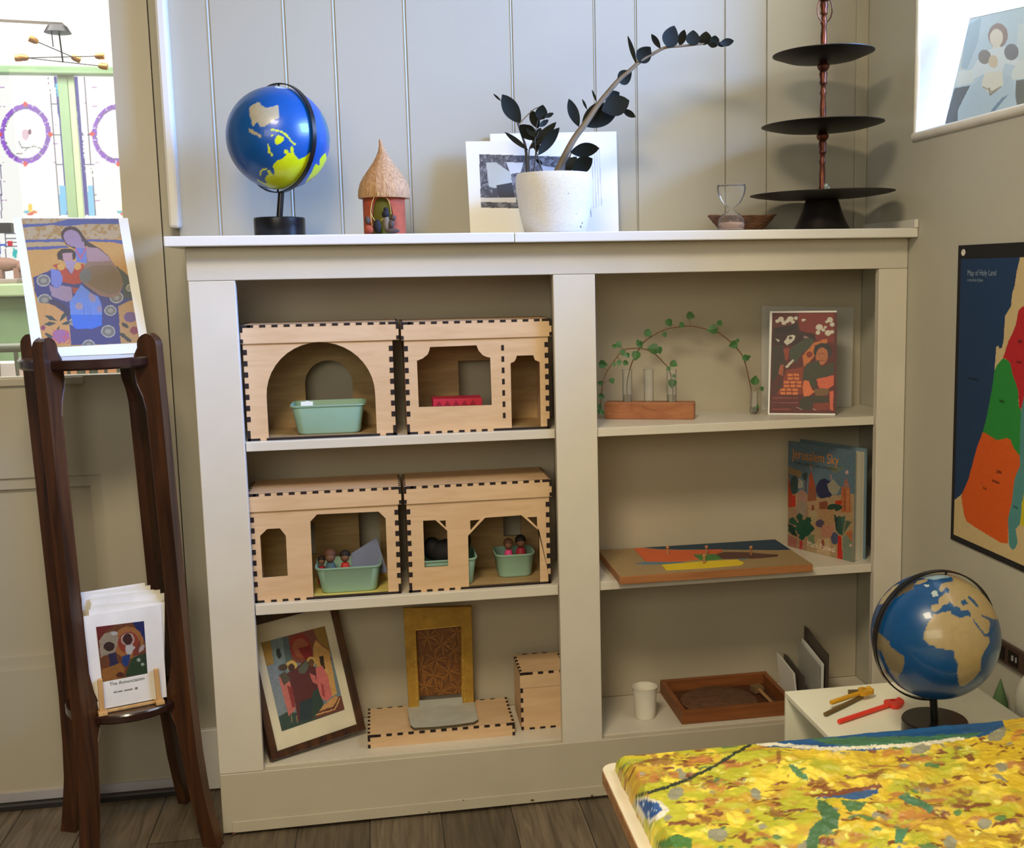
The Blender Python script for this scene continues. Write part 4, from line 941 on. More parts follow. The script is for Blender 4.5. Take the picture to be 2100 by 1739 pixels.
# ---- test tube holder
A0, A1 = at(1240, 858, Z=ZR1), at(1424, 860, Z=ZR1); A0 = Vector((.8515, .150, ZR1)); A1 = Vector((1.0385, .079, ZR1))
d_ = (A1-A0); dn = d_.normalized(); pn = Vector((-dn.y, dn.x, 0))
th_ = thing('test_tube_planter', 'small wooden block holding three glass tubes with trailing ivy cuttings', 'planter', tuple((A0+A1)/2))
BW = wood('cherry_block', (140, 80, 44), (176, 114, 68), (4, 30, 40), .45)
MB().obox(A0, d_, pn*.040, Vector((0, 0, .0375))).build('wooden_block', BW, th_, bevel=.0015)
ctr = A0+pn*.02
def tube_at(px):
    # position on block centre line seen at px
    best = None
    for k in range(200):
        q = ctr+d_*(k/199)+Vector((0, 0, .04)); x, y = proj(np.array([q])); 
        if best is None or abs(x[0]-px) < best[0]: best = (abs(x[0]-px), q)
    return best[1]
tubes = [tube_at(x) for x in (1287, 1331, 1377)]
TG = pane('tube_glass', (.97, .975, .97), .06, .05, 1.10)
for q in tubes:
    c = Vector((q.x, q.y, ZR1+.0376))
    g_ = MB().lathe([(.0100, 0), (.0105, .002), (.0105, .068), (.0115, .0705), (.0118, .0725), (.0098, .0715), (.0095, .066), (.0095, .002)], c, 28).build('glass_tube', TG, th_)
for q in (tubes[0], tubes[2]):
    MB().lathe([(.0, .0002), (.0092, .0002), (.0092, .0155), (0, .0155)], Vector((q.x, q.y, ZR1+.0376)), 20).build('water', pane('water', (.90, .88, .80), .05), th_)
def ivy(pts, leaves, Ya, Yb, name='ivy_stem'):
    n = len(pts); P = [at(*r2(x, y), Y=Ya+(Yb-Ya)*min(1, i/(n-1))) for i, (x, y) in enumerate(pts)]
    MB().tube(smooth_path(P, 5), .0013, 7).build(name, IVYS, th_)
    b = MB()
    for i, (x, y, s_, dx, dy) in enumerate(leaves):
        # depth from nearest stem point
        k = min(range(n), key=lambda j: (pts[j][0]-x)**2+(pts[j][1]-y)**2); Y = Ya+(Yb-Ya)*k/(n-1)
        L_ = math.hypot(dx, dy); ux, uy = dx/L_, dy/L_; h = s_/2
        shape = [(-.5, 0), (-.35, .42), (.0, .5), (.32, .30), (.62, .0), (.32, -.30), (.0, -.5), (-.35, -.42)]
        c = at(*r2(x, y), Y=Y-.004)
        vs = []
        R_ = ROT.col[0]; U_ = ROT.col[1]; Nn = ROT.col[2]; sc = s_/3.5/960
        for (a, c_) in shape:
            v = R_*((a*ux-c_*uy)*sc)-U_*((a*uy+c_*ux)*sc)+Nn*(abs(c_)*sc*.5*(1 if i % 2 else -.4)); vs.append(c+v)
        m0 = c+Nn*.0; vs2 = [v-Nn*.0005 for v in vs]; vs = vs+vs2+[m0, m0-Nn*.0005]
        fs = [(k, (k+1) % 8, 16) for k in range(8)]+[((k+1) % 8+8, k+8, 17) for k in range(8)]+[(k, k+8, (k+1) % 8+8, (k+1) % 8) for k in range(8)]
        b.add(vs, fs, 0, False)
        # petiole
        j = pts[k]; b.tube([at(*r2(*j), Y=Y), at(*r2(x-dx/L_*s_*.4, y-dy/L_*s_*.4), Y=Y-.003)], .0005, 5, mi=1)
    b.build('ivy_leaves', [IVY, IVYS], th_)
t0, t2 = tubes[0], tubes[2]
ivy([(305, 940), (300, 800), (330, 660), (380, 560), (440, 480), (560, 410), (650, 390), (760, 380), (880, 405), (960, 430), (1050, 500), (1120, 580), (1150, 650), (1175, 760), (1195, 860), (1192, 950), (1215, 1003), (1243, 985), (1238, 940)],
    [(450, 430, 62, 1, 1), (600, 355, 58, 1, 1.6), (755, 305, 62, 1.6, .5), (693, 372, 42, -.3, -1), (918, 402, 78, -1, .2), (965, 360, 45, 1, 1.2), (570, 440, 40, 1, 1.8), (1065, 515, 64, -1, .3), (1095, 485, 30, 1, 1), (1150, 610, 52, 1, .6), (1175, 600, 30, 1, -.2), (1218, 772, 68, .2, -1), (1268, 830, 36, .6, 1), (393, 512, 52, .6, 1), (365, 590, 70, -.2, 1), (1215, 978, 38, -1, .2), (1235, 960, 30, 0, -1), (380, 495, 34, -.2, -1)], t0.y, .125)
ivy([(632, 935), (625, 800), (600, 690), (560, 640), (500, 580), (440, 550), (380, 540), (280, 550), (230, 600), (160, 700), (125, 800), (115, 900), (110, 960)],
    [(240, 512, 46, 1, 1), (210, 525, 34, -1, -.1), (268, 570, 48, .4, 1), (303, 590, 38, .6, 1), (242, 642, 38, .2, 1), (290, 645, 42, 1, .3), (207, 655, 30, .1, 1), (125, 655, 62, 1, .2), (192, 772, 44, .4, 1), (115, 885, 46, 1, .4), (108, 990, 44, 1, .2), (120, 1000, 34, -.5, -1), (490, 542, 84, -1, 0), (530, 552, 52, .3, 1), (635, 650, 56, 1, .6), (625, 790, 66, -.2, 1), (635, 738, 30, .2, -1), (110, 790, 38, -1, -.2), (600, 685, 34, .3, 1), (100, 960, 38, .3, 1)], t2.y, .09)
# ---- lone glass bulb vase
vc = Vector((1.1935, .128, ZR1+.0004)); 
vz = thing('glass_vase', 'small clear glass tube vase at the ivy end near the red print', 'vase', tuple(vc))
MB().lathe([(0, .0002), (.006, .0012), (.0085, .004), (.0095, .010), (.0090, .020), (.0085, .053), (.0082, .053), (.0086, .02), (.009, .01), (.008, .005), (0, .002)], vc, 28).build('glass_tube', TG, vz)
MB().lathe([(0, .0022), (.0078, .0045), (.0085, .010), (.0083, .016), (0, .016)], vc, 20).build('water', MATS['water'], vz)
# ---- red print + acrylic
c2b = lambda x, y: (1560+x/7.245, 620+y/7.245)
BL = Vector((1.2200, .108, ZR1+.0005)); BR = at(*c2b(1130, 1690), Z=ZR1+.0005); BR = Vector((1.356, .048, ZR1+.0005))
al_ = (BR-BL); TLx = perp_up(*c2b(135, 132), BL, al_); upv = TLx-BL; TRx = BR+upv
n_ = al_.cross(upv).normalized()
pr_ = thing('art_print', 'red print of a seated reading figure under white cloud scrolls', 'print', tuple((BL+BR)/2))
card_quad('card', BL, BR, TRx, TLx, .0012, PAPER, pr_)
p = Paint((92, 34, 32), 1.0, 6, .16, 3, tf=c2b, k=.95)
WH = (206, 200, 184)
p.poly([(550, 160), (1090, 160), (1090, 600), (800, 560), (600, 480)], (128, 42, 38)).poly([(170, 480), (560, 280), (560, 420), (800, 470), (820, 560), (600, 640), (180, 640)], (54, 28, 28)).poly([(190, 380), (560, 330), (500, 420), (200, 470)], (36, 24, 24))
for x, y, r in ((300, 250, 42), (250, 280, 30), (345, 305, 36), (440, 245, 44), (520, 235, 30), (480, 290, 28), (395, 280, 26), (630, 265, 24), (660, 258, 14), (1030, 260, 44), (1060, 330, 36), (870, 370, 52), (850, 450, 34), (930, 410, 30), (1000, 455, 46), (1065, 440, 32), (980, 290, 20), (960, 370, 22)): p.ell(x, y, r, r*.9, WH)
p.poly([(345, 590), (400, 500), (470, 480), (515, 500), (500, 560), (450, 600), (390, 635)], WH).ell(440, 530, 28, 22, (90, 70, 64)).poly([(220, 540), (285, 565), (260, 590)], WH).poly([(640, 490), (760, 540), (740, 560), (640, 530)], (150, 120, 116))
p.poly([(420, 720), (480, 650), (700, 520), (790, 540), (780, 640), (620, 760), (520, 900), (440, 860)], (66, 70, 58))
p.poly([(335, 690), (430, 680), (400, 860), (340, 850)], (146, 62, 42))
p.poly([(620, 800), (700, 700), (790, 600), (980, 540), (1000, 600), (800, 640), (800, 800), (700, 920), (640, 960)], (196, 112, 58)).ell(725, 775, 46, 46, (134, 44, 34))
p.poly([(360, 960), (480, 840), (500, 860), (400, 975)], WH)
p.poly([(380, 1010), (640, 960), (620, 1370), (240, 1370)], (138, 54, 34))
for r in range(6):
    y = 1080+r*55; x0 = 400-r*28
    for k in range(4): 
        xa = x0+k*92+(r % 2)*30
        if xa+78 < 625: p.poly([(xa, y-20), (xa+78, y-20), (xa+78, y+16), (xa, y+16)], (214, 122, 66))
p.poly([(170, 650), (330, 640), (370, 900), (250, 1080), (160, 1240)], (58, 50, 42)).poly([(260, 1060), (290, 930), (340, 920), (330, 1100)], (164, 88, 58)).poly([(160, 1250), (330, 1130), (330, 1260), (200, 1370), (150, 1370)], (80, 40, 36))
p.ell(920, 730, 135, 125, (50, 44, 44)).ell(910, 800, 90, 130, (182, 108, 68), .1)
for yy in (760, 860): p.line([(850, yy), (970, yy+8)], 8, (120, 66, 46))
p.poly([(680, 920), (860, 860), (900, 960), (980, 930), (1090, 880), (1090, 1070), (820, 1140), (830, 1290), (740, 1230), (620, 1150), (640, 1010)], (64, 64, 48))
p.poly([(640, 1160), (710, 1160), (760, 1290), (800, 1330), (720, 1390), (640, 1400), (625, 1280)], (222, 118, 72)).poly([(830, 1140), (1085, 1080), (1085, 1230), (1000, 1290), (860, 1270)], (214, 100, 70))
p.poly([(780, 1300), (900, 1270), (1020, 1300), (1000, 1380), (820, 1390)], (120, 88, 52)).poly([(1020, 1330), (1085, 1310), (1075, 1610), (1030, 1600)], (210, 100, 72)).poly([(640, 1400), (860, 1390), (1010, 1410), (1010, 1500), (780, 1500), (760, 1600), (600, 1590), (570, 1480)], (60, 54, 40)).poly([(780, 1500), (1020, 1490), (1020, 1600), (770, 1610)], (130, 54, 40))
for y in (1418, 1490, 1440): p.line([(175, y), (550, y)], 8, (164, 92, 76) if y != 1440 else (120, 50, 40))
for k in range(9): p.line([(180+k*30, 1585), (200+k*30, 1590)], 14, (150, 70, 60))
for q in ((540, 1560, 610, 1590), (780, 1580, 820, 1605)): p.line([(q[0], q[1]), (q[2], q[3])], 9, (180, 160, 150))
C4 = [on_plane(*c2b(*q), BL+n_*.0004, n_) for q in ((130, 1645), (1120, 1650), (1138, 148), (172, 158))]
sheet('printed_face', *C4, p, VP, pr_, .0008)
ac0, ac1 = at(1562, 815, Y=.185), at(1746, 818, Y=.185)
o = card_quad('acrylic_stand', (ac0.x, .185, ZR1+.0006), (ac1.x, .185, ZR1+.0006), tuple(at(1751, 631, Y=.222)), tuple(at(1562, 628, Y=.222)), .002, ACRYL)
tag(o, 'clear acrylic sheet standing behind the red print', 'acrylic sheet')
# ---- puzzle map board
pz = thing('map_puzzle', 'wooden puzzle map board with knobbed coloured pieces, overhanging the middle shelf', 'puzzle', (1.06, .1, ZR2))
zpz = ZR2+.0175; px0, px1, py0, py1 = .8445, 1.2790, -.0215, .216
TB = mat('tan_board', (158, 132, 92), .6, var=.06, vs=8)
MB().box(px0, px1, py0, py1, ZR2+.0003, zpz).build('board', wood('board_edge', (150, 96, 54), (176, 118, 70), (4, 30, 40), .5), pz, bevel=.001)
c6 = lambda x, y: (1220+x/4.565, 1080+y/4.565)
p = Paint((160, 134, 94), .5, 5, .05, 6, tf=c6)
p.poly([(330, 175), (345, 160), (1620, 60), (1700, 70), (1840, 215), (1700, 220), (1200, 215), (800, 215), (600, 210), (430, 195)], (14, 56, 84))
sheet('board_face', (px0+.001, py0+.001, zpz+.0003), (px1-.001, py0+.001, zpz+.0003), (px1-.001, py1-.001, zpz+.0003), (px0+.001, py1-.001, zpz+.0003), p, vmat('matte_paint', .6), pz, .0016)
def piece(label, pts, col, z=.0012):
    q = [on_plane(*c6(*a), Vector((0, 0, zpz+z)), Vector((0, 0, 1))) for a in pts]
    o = MB().prism([[(v.x, v.y) for v in q]], (0, 0, zpz+.0004), (1, 0, 0), (0, 1, 0), (0, 0, z)).build('puzzle_piece', mat('paint_'+label.split()[0], col, .5, var=.04), pz); o['label'] = label
piece('blue river strip', [(380, 345), (480, 328), (720, 326), (860, 335), (620, 352), (450, 354)], (92, 122, 140), .0008)
piece('pale-blue river strip', [(1340, 302), (1400, 291), (1440, 298), (1370, 314)], (110, 130, 136), .0008)
piece('orange piece', [(365, 203), (430, 200), (600, 216), (850, 221), (1195, 213), (1180, 236), (1130, 258), (930, 258), (930, 280), (970, 302), (850, 320), (720, 330), (480, 328)], (214, 96, 48))
piece('green piece', [(925, 262), (1130, 258), (1190, 300), (1100, 310), (1020, 312), (975, 303)], (66, 124, 60))
piece('brown piece', [(1140, 262), (1210, 237), (1400, 240), (1600, 256), (1715, 262), (1710, 276), (1560, 291), (1400, 298), (1190, 299)], (84, 48, 44))
piece('yellow piece', [(625, 357), (1000, 326), (1330, 309), (1398, 338), (1380, 356), (1070, 383), (665, 406)], (226, 196, 36))
for q in ((680, 262), (1045, 262), (1022, 345), (1462, 266)):
    c = on_plane(*c6(*q), Vector((0, 0, zpz+.0016)), Vector((0, 0, 1)))
    MB().lathe([(.0026, 0), (.0024, .010), (.0022, .0135), (.0040, .016), (.0042, .019), (.0025, .0215), (0, .022)], c, 16).build('knob', wood('knob_wood', (150, 100, 64), (190, 140, 96), (40, 40, 10), .4), pz)
# ---- book
A = Vector((1.3095, .2130, ZR2+.0003)); B = Vector((1.3985, .0330, ZR2+.0003)); dd = (B-A).normalized(); nb = Vector((-dd.y, dd.x, 0)); nb = nb if nb.x > 0 else -nb
Hb = .2560; Tb = .042; bk = thing('picture_book', 'thick picture book with a painted city cover standing on the middle right shelf', 'book', tuple((A+B)/2))
Wb = (B-A).length
CV = mat('blue_grey_cover', (104, 128, 140), .5)
A = A; b = MB().obox(A, dd*Wb, nb*.0025, Vector((0, 0, Hb))); fcv = b.build('front_cover', CV, bk)
MB().obox(A+dd*.002+nb*.003, dd*(Wb-.008), nb*(Tb-.006), Vector((0, 0, Hb-.008)) ).build('pages', mat('page_block', (214, 206, 184), .8, var=.12, vs=1, stretch=(400, 400, 1)), bk)
MB().obox(A+nb*(Tb-.0025), dd*Wb, nb*.0025, Vector((0, 0, Hb))).build('back_cover', CV, bk)
c7 = lambda x, y: (1580+x/6.21, 890+y/6.21)
p = Paint((190, 160, 120), 1.2, 5, .2, 3, tf=c7, k=.68)
SKY = (104, 130, 148)
p.poly([(100, 60), (1080, 180), (1080, 760), (600, 800), (130, 700)], SKY).poly([(200, 400), (400, 480), (380, 560), (230, 500)], (170, 140, 100)).poly([(700, 400), (960, 430), (820, 500)], (128, 138, 116))
p.poly([(140, 520), (190, 400), (235, 520), (270, 900), (150, 940)], (200, 100, 60)).poly([(190, 620), (240, 600), (320, 900), (260, 950), (190, 900)], (186, 64, 32)).poly([(290, 780), (320, 780), (320, 950), (260, 950)], (206, 44, 26))
p.poly([(480, 700), (520, 460), (580, 700), (590, 860), (470, 860)], (160, 96, 70)).poly([(490, 540), (515, 480), (545, 540), (545, 700), (500, 700)], (182, 84, 52)).line([(520, 400), (520, 470)], 8, (200, 170, 150)).line([(495, 390), (515, 425), (550, 395)], 10, (196, 160, 150))
p.ell(305, 650, 55, 120, (56, 82, 82)).poly([(360, 560), (410, 600), (420, 680), (350, 690)], (180, 176, 160)).poly([(400, 520), (440, 490), (480, 500), (460, 600), (430, 590)], (62, 80, 84)).line([(455, 600), (450, 730)], 14, (100, 60, 60))
p.poly([(340, 760), (400, 700), (460, 760), (470, 920), (340, 920)], (184, 140, 124)).poly([(150, 950), (480, 900), (470, 1500), (130, 1400)], (176, 140, 108))
p.ell(690, 700, 110, 130, (46, 52, 96)).poly([(720, 640), (800, 580), (890, 680), (850, 760), (790, 780), (740, 720)], (172, 168, 148)).poly([(600, 830), (780, 800), (780, 860), (640, 900)], (190, 160, 124)).line([(770, 520), (775, 580)], 14, (206, 150, 150))
p.poly([(900, 670), (1010, 680), (1030, 1000), (900, 1000)], (196, 116, 72)).poly([(930, 660), (965, 540), (1000, 670)], (186, 120, 100)).ell(975, 488, 20, 22, (226, 180, 176)).poly([(820, 850), (910, 840), (900, 900), (830, 900)], (210, 62, 34)).line([(945, 700), (945, 980)], 10, (150, 70, 44)).line([(985, 700), (985, 980)], 8, (226, 160, 110))
p.poly([(480, 860), (640, 840), (620, 1200), (500, 1180)], (196, 158, 118)).ell(540, 940, 18, 40, (150, 80, 60)).ell(400, 960, 65, 110, (170, 150, 134)).poly([(620, 870), (720, 850), (740, 960), (620, 960)], (150, 84, 60)).ell(820, 935, 95, 45, (40, 78, 64))
p.ell(540, 1050, 60, 80, (190, 170, 128)).poly([(620, 960), (820, 960), (820, 1200), (640, 1230)], (194, 152, 110)).ell(630, 1140, 55, 50, (92, 80, 108)).poly([(660, 1160), (820, 1160), (780, 1330), (640, 1300)], (200, 140, 112))
for (x, y, dx, dy) in ((400, 1190, -.2, -1), (400, 1190, -.9, -.6), (400, 1190, .6, -.7), (400, 1190, -1, .2), (400, 1190, .9, .1), (400, 1190, 0, .9)): p.poly([(x, y), (x+dx*150-dy*45, y+dy*150+dx*45), (x+dx*185, y+dy*185), (x+dx*150+dy*45, y+dy*150-dx*45)], (32, 84, 66))
p.ell(430, 1200, 100, 110, (36, 88, 68)).poly([(210, 1140), (280, 1160), (350, 1310), (270, 1280)], (24, 56, 46)).poly([(470, 1290), (560, 1280), (560, 1420), (500, 1410)], (120, 140, 104))
p.poly([(810, 1020), (860, 1060), (880, 1280), (830, 1220)], (40, 70, 66)).poly([(890, 1060), (960, 1040), (920, 1290), (880, 1280)], (70, 110, 96)).poly([(960, 1100), (1040, 1120), (930, 1270)], (86, 112, 90)).poly([(860, 1040), (900, 1060), (910, 1280), (850, 1250)], (54, 92, 80))
p.poly([(590, 1340), (760, 1330), (760, 1580), (590, 1540)], (210, 180, 140)).ell(665, 1400, 22, 60, (160, 90, 70)).ell(820, 1330, 50, 80, (86, 92, 126)).poly([(860, 1290), (900, 1300), (920, 1620), (850, 1600)], (216, 46, 36)).poly([(370, 1360), (410, 1360), (400, 1480), (365, 1470)], (196, 60, 66)).poly([(200, 1280), (340, 1340), (330, 1450), (180, 1400)], (176, 110, 100)).poly([(920, 1300), (1050, 1250), (1050, 1640), (920, 1610)], (136, 150, 130)).poly([(950, 1260), (1040, 1220), (1040, 1380)], (206, 120, 76)).ell(1020, 1420, 18, 18, (230, 190, 176))
nf2 = -nb
sheet('cover_art', A+nf2*.0003, B+nf2*.0003, B+nf2*.0003+Vector((0, 0, Hb)), A+nf2*.0003+Vector((0, 0, Hb)), p, vmat('glossy_print', .4, coat=.1), fcv, .0009)
OR = mat('orange_lettering', (204, 132, 52), .5); WL = mat('cream_lettering', (222, 204, 186), .5); DKL = mat('dark_lettering', (52, 40, 40), .5)
zt_ = lambda v: Vector((0, 0, v))
text('Jerusalem Sky', .0335, A+dd*.013+nf2*.0004+zt_(.2165), dd, (0, 0, 1), OR, fcv, 'title_lettering', .76)
text('STARS, CROSSES, AND CRESCENTS', .0078, A+dd*.020+nf2*.0004+zt_(.2035), dd, (0, 0, 1), DKL, fcv, 'subtitle_lettering', 1.05)
text('Mark Podwal', .019, A+dd*.062+nf2*.0004+zt_(.012), dd, (0, 0, 1), WL, fcv, 'author_lettering', .85)
# ---- bottom right: cup, tray, brush, folders
cu = Vector((.9250, .098, ZD+.0004)); c_ = thing('white_cup', 'small white handleless cup on the lower right deck', 'cup', tuple(cu)); CER = mat('white_ceramic', (226, 220, 206), .4)
MB().lathe([(0, 0), (.0225, 0), (.0235, .0025), (.0255, .03), (.0275, .060), (.0285, .0715), (.0290, .0725), (.0272, .0728), (.0262, .060), (.0245, .03), (.0225, .006), (0, .005)], cu, 48).build('cup_body', CER, c_, edge=50)
MB().lathe([(0, .052), (.0245, .0515)], cu, 24).build('contents', mat('pale_powder', (214, 206, 196), .9), c_)
tx0, tx1, ty0, ty1 = .9945, 1.262, .034, .232
tw = wood('tray_wood', (114, 64, 30), (144, 86, 42), (4, 26, 40), .5)
ty_ = thing('wooden_tray', 'shallow brown wooden tray with a round sand plate on the lower right deck', 'tray', (1.13, .13, ZD))
z0 = ZD+.0003; z1 = .1690
MB().box(tx0, tx1, ty0, ty0+.011, z0, z1).box(tx0, tx1, ty1-.011, ty1, z0, z1+.001).box(tx0, tx0+.011, ty0+.011, ty1-.011, z0, z1).box(tx1-.011, tx1, ty0+.011, ty1-.011, z0, z1).build('tray_frame', tw, ty_, bevel=.001)
MB().box(tx0+.011, tx1-.011, ty0+.011, ty1-.011, z0, z0+.005).build('tray_bottom', wood('tray_bottom_wood', (74, 40, 22), (92, 54, 30), (4, 26, 40), .6), ty_)
tag(MB().lathe([(0, .0005), (.088, .0005), (.09, .003), (.086, .005), (0, .0055)], (1.112, .134, z0+.0052), 56).build('sand_plate', mat('brown_sand', (104, 72, 50), .9, var=.2, vs=60, bump=.5, bs=150)), 'round brown sand plate lying in the wooden tray', 'plate')
br_ = thing('sand_brush', 'little wooden brush lying in the right of the wooden tray', 'brush', (1.215, .12, z0+.01))
q0, q1 = Vector((1.219, .165, z0+.0165)), Vector((1.2215, .058, z0+.0165))
MB().tube([q0+Vector((0, -.01, 0)), q1], [.0045, .004], 12).build('handle', wood('brush_wood', (150, 110, 70), (184, 144, 98), (40, 4, 40), .5), br_)
MB().obox(q0+Vector((-.012, -.012, -.008)), (.024, .004, 0), (-.004, .024, 0), (0, 0, .015)).build('bristle_head', mat('brown_bristle', (120, 92, 62), .9), br_)
GREYC = mat('grey_card', (168, 164, 158), .7); DKC = mat('dark_folder', (84, 74, 68), .7)
for lab, x, ya, yb, h, dx, col, o_ in (('open white folder leaning left beside the wooden tray', 1.289, .205, .095, .088, -.010, PAPER, 0), ('dark thin folder standing upright between the white folders', 1.300, .20, .075, .086, -.004, DKC, 0), ('tall grey folder standing in the row of folders', 1.329, .188, .062, .120, .000, GREYC, 0),
                              ('pale folder, second from the right in the folder row', 1.3365, .190, .060, .124, .001, PAPER, 0), ('tallest grey brown folder, rightmost in the folder row', 1.349, .205, .060, .150, .001, DKC, 0)):
    pts = [(0, 0), (ya-yb, 0), (ya-yb, h), (0, h*.86)]
    b = MB()
    b.prism([pts], (x, yb, ZD+.0004), (0, 1, 0), (dx/h, 0, 1), (.0014, 0, 0)); b.prism([[(u*.99, v*.97) for u, v in pts]], (x+.003, yb, ZD+.0004), (.02, 1, 0), (dx/h, 0, 1), (.001, 0, 0))
    tag(b.build('card_folder', col), lab, 'folder', 'folders standing in the lower right compartment')

# ================================================================== PLANT STAND
sc_ = Vector((-.191, .019, 0)); st = thing('plant_stand', 'tall dark stained wooden plant stand with four splayed legs before the door', 'plant stand', (-.191, .019, 0))
ZTD, ZLD = 1.005, .312
def drift(z): return Vector((.0227, .0123, 0))*(1.03-z)/1.03
def leg(ang):
    prof = [(0, .184, .150), (.05, .174, .141), (.12, .162, .128), (.2, .156, .120), (.26, .154, .113), (.285, .153, .103), (.30, .1525, .100), (.335, .152, .100), (.36, .152, .110), (.40, .152, .118), (.55, .151, .118), (.75, .1505, .117), (.90, .150, .115), (.925, .150, .110), (.95, .150, .100), (.965, .150, .098), (1.005, .150, .100), (1.02, .150, .109)]
    cx_, rad = .1295, .0205
    cap = [(cx_+rad*math.cos(a), 1.026+rad*math.sin(a)) for a in np.linspace(.0, PI, 9)]
    loop = [(r, z+.001) for z, r, _ in prof]+cap+[(r, z+.001) for z, _, r in prof[::-1]]
    u = Vector((math.cos(ang), math.sin(ang), 0)); t = Vector((-math.sin(ang), math.cos(ang), 0))
    b = MB().prism([loop], sc_-t*.0095, u, (0, 0, 1), t*.019)
    b.v = [v+drift(v.z) for v in b.v]
    b.build('leg', DARKW, st, bevel=.003)
for a in (156.6, 66.6, -23.4, -113.4): leg(math.radians(a))
MB().lathe([(0, 0), (.127, 0), (.130, .004), (.130, .016), (.127, .0195), (0, .0195)], sc_+Vector((0, 0, ZTD-.0195)), 64).build('top_disc', mat('dark_disc', (44, 22, 16), .2, var=.15, coat=.5), st, edge=30)
MB().lathe([(0, 0), (.113, 0), (.115, .003), (.115, .014), (.113, .017), (0, .017)], sc_+drift(.3)+Vector((0, 0, ZLD-.017)), 64).build('lower_disc', MATS['dark_disc'], st, edge=30)
# ---- print on the stand
c1 = lambda x, y: (x/5.609, 430+y/5.609)
zz = ZTD+.0006
BL = at(66, 706, Y=.005); BL.z = zz; BR = at(306, 700, Y=.045); BR.z = zz
TL = at(27, 445, Y=.070); TR = at(262, 447, Y=.110)
nn = (BR-BL).cross(TL-BL).normalized()
TR = on_plane(262, 447, BL, nn)
sp = thing('art_print', 'colourful print of a woman holding a child, standing on top of the plant stand', 'print', tuple((BL+BR)/2))
card_quad('card', BL, BR, TR, TL, .0015, PAPER, sp)
p = Paint((214, 160, 88), 1.0, 6, .09, 3, tf=c1, k=.62)
BLU, DBL, SK = (74, 92, 156), (50, 60, 124), (168, 140, 168)
p.poly([(250, 100), (1370, 100), (1400, 330), (300, 350)], (196, 172, 136)).blot([(250, 100), (1370, 100), (1400, 330), (300, 350)], (180, 140, 84), 7, .55, 5)
p.poly([(260, 170), (600, 155), (780, 110), (1365, 105), (1370, 165), (1000, 165), (780, 190), (600, 175), (265, 205)], BLU).poly([(285, 350), (720, 335), (1400, 345), (1415, 400), (1300, 375), (1000, 365), (740, 370), (290, 375)], BLU).poly([(305, 430), (760, 412), (800, 435), (500, 460), (310, 465)], BLU).poly([(290, 378), (720, 372), (760, 410), (300, 425)], (196, 168, 122))
p.poly([(380, 780), (590, 690), (1300, 640), (1480, 760), (1540, 1030), (1370, 1150), (1390, 1540), (815, 1560), (790, 1300), (700, 1150), (450, 1060), (400, 950)], DBL).poly([(1330, 640), (1480, 760), (1540, 1030), (1420, 1010), (1400, 800)], (56, 74, 78))
for x, y, r in ((500, 815, 80), (515, 1040, 82), (1245, 1400, 82), (1270, 1160, 72), (1340, 1010, 78), (1020, 1560, 75), (840, 1290, 48), (1500, 900, 50)): p.ell(x, y, r, r*.85, (188, 184, 168)).ell(x, y, r-12, r*.85-12, (120, 118, 116)).ell(x, y, r*.45, r*.35, (160, 156, 140))
p.poly([(440, 1070), (600, 1090), (740, 1180), (800, 1330), (820, 1560), (500, 1480)], (218, 160, 96)).poly([(1360, 1110), (1560, 1020), (1610, 1520), (1390, 1540)], (196, 150, 96))
p.line([(590, 1060), (720, 1110), (790, 1200)], 60, (50, 52, 92))
for x, y, dx, dy in ((660, 1280, -1, -.45), (680, 1290, .6, -.8), (700, 1320, .8, -.2), (650, 1305, -1, .1), (690, 1330, -.3, .5)): p.poly([(x, y), (x+dx*80-dy*25, y+dy*80+dx*25), (x+dx*150, y+dy*150), (x+dx*80+dy*25, y+dy*80-dx*25)], (46, 70, 76))
p.ell(700, 1450, 100, 75, (168, 110, 160)).blot([(600, 1380), (800, 1380), (810, 1540), (600, 1540)], (206, 92, 116), 4, .55, 8).ell(1500, 1235, 75, 60, (116, 86, 132)).ell(1545, 1390, 50, 45, (150, 64, 88)).ell(495, 1360, 25, 30, (150, 60, 100))
for x, y in ((1440, 1330), (1420, 1450), (1470, 1490), (560, 1450)): p.ell(x, y, 50, 22, (58, 62, 66), .6)
p.poly([(700, 260), (740, 210), (800, 190), (870, 200), (920, 240), (1000, 360), (1150, 450), (1240, 520), (1285, 590), (1200, 560), (1000, 420), (850, 450), (760, 400), (710, 330)], (66, 52, 60))
p.poly([(990, 430), (1120, 440), (1230, 520), (1290, 600), (1380, 720), (1420, 850), (1380, 960), (1300, 1020), (1150, 990), (1000, 880), (900, 800), (950, 660), (1000, 600)], (150, 118, 104)).poly([(990, 430), (1120, 440), (1230, 520), (1280, 590), (1010, 600)], (178, 142, 146))
p.ell(835, 330, 112, 88, SK, .65).poly([(860, 400), (960, 360), (980, 430), (930, 520), (880, 480)], SK)
p.poly([(860, 440), (990, 440), (1000, 620), (880, 600)], (110, 130, 196)).line([(870, 450), (930, 560), (985, 440)], 22, (190, 100, 130))
p.ell(765, 520, 110, 75, (56, 44, 52)).poly([(660, 510), (870, 510), (865, 570), (665, 575)], (56, 44, 52)).poly([(720, 500), (835, 495), (835, 580), (800, 610), (750, 600), (722, 570)], (196, 152, 150)).poly([(740, 590), (870, 590), (880, 660), (820, 740), (760, 660)], (176, 152, 176))
p.poly([(600, 640), (680, 620), (740, 650), (820, 750), (870, 640), (960, 620), (970, 680), (930, 850), (830, 860), (720, 830), (680, 700)], (190, 66, 52)).ell(700, 660, 42, 38, (226, 170, 84)).ell(895, 655, 42, 38, (226, 170, 84))
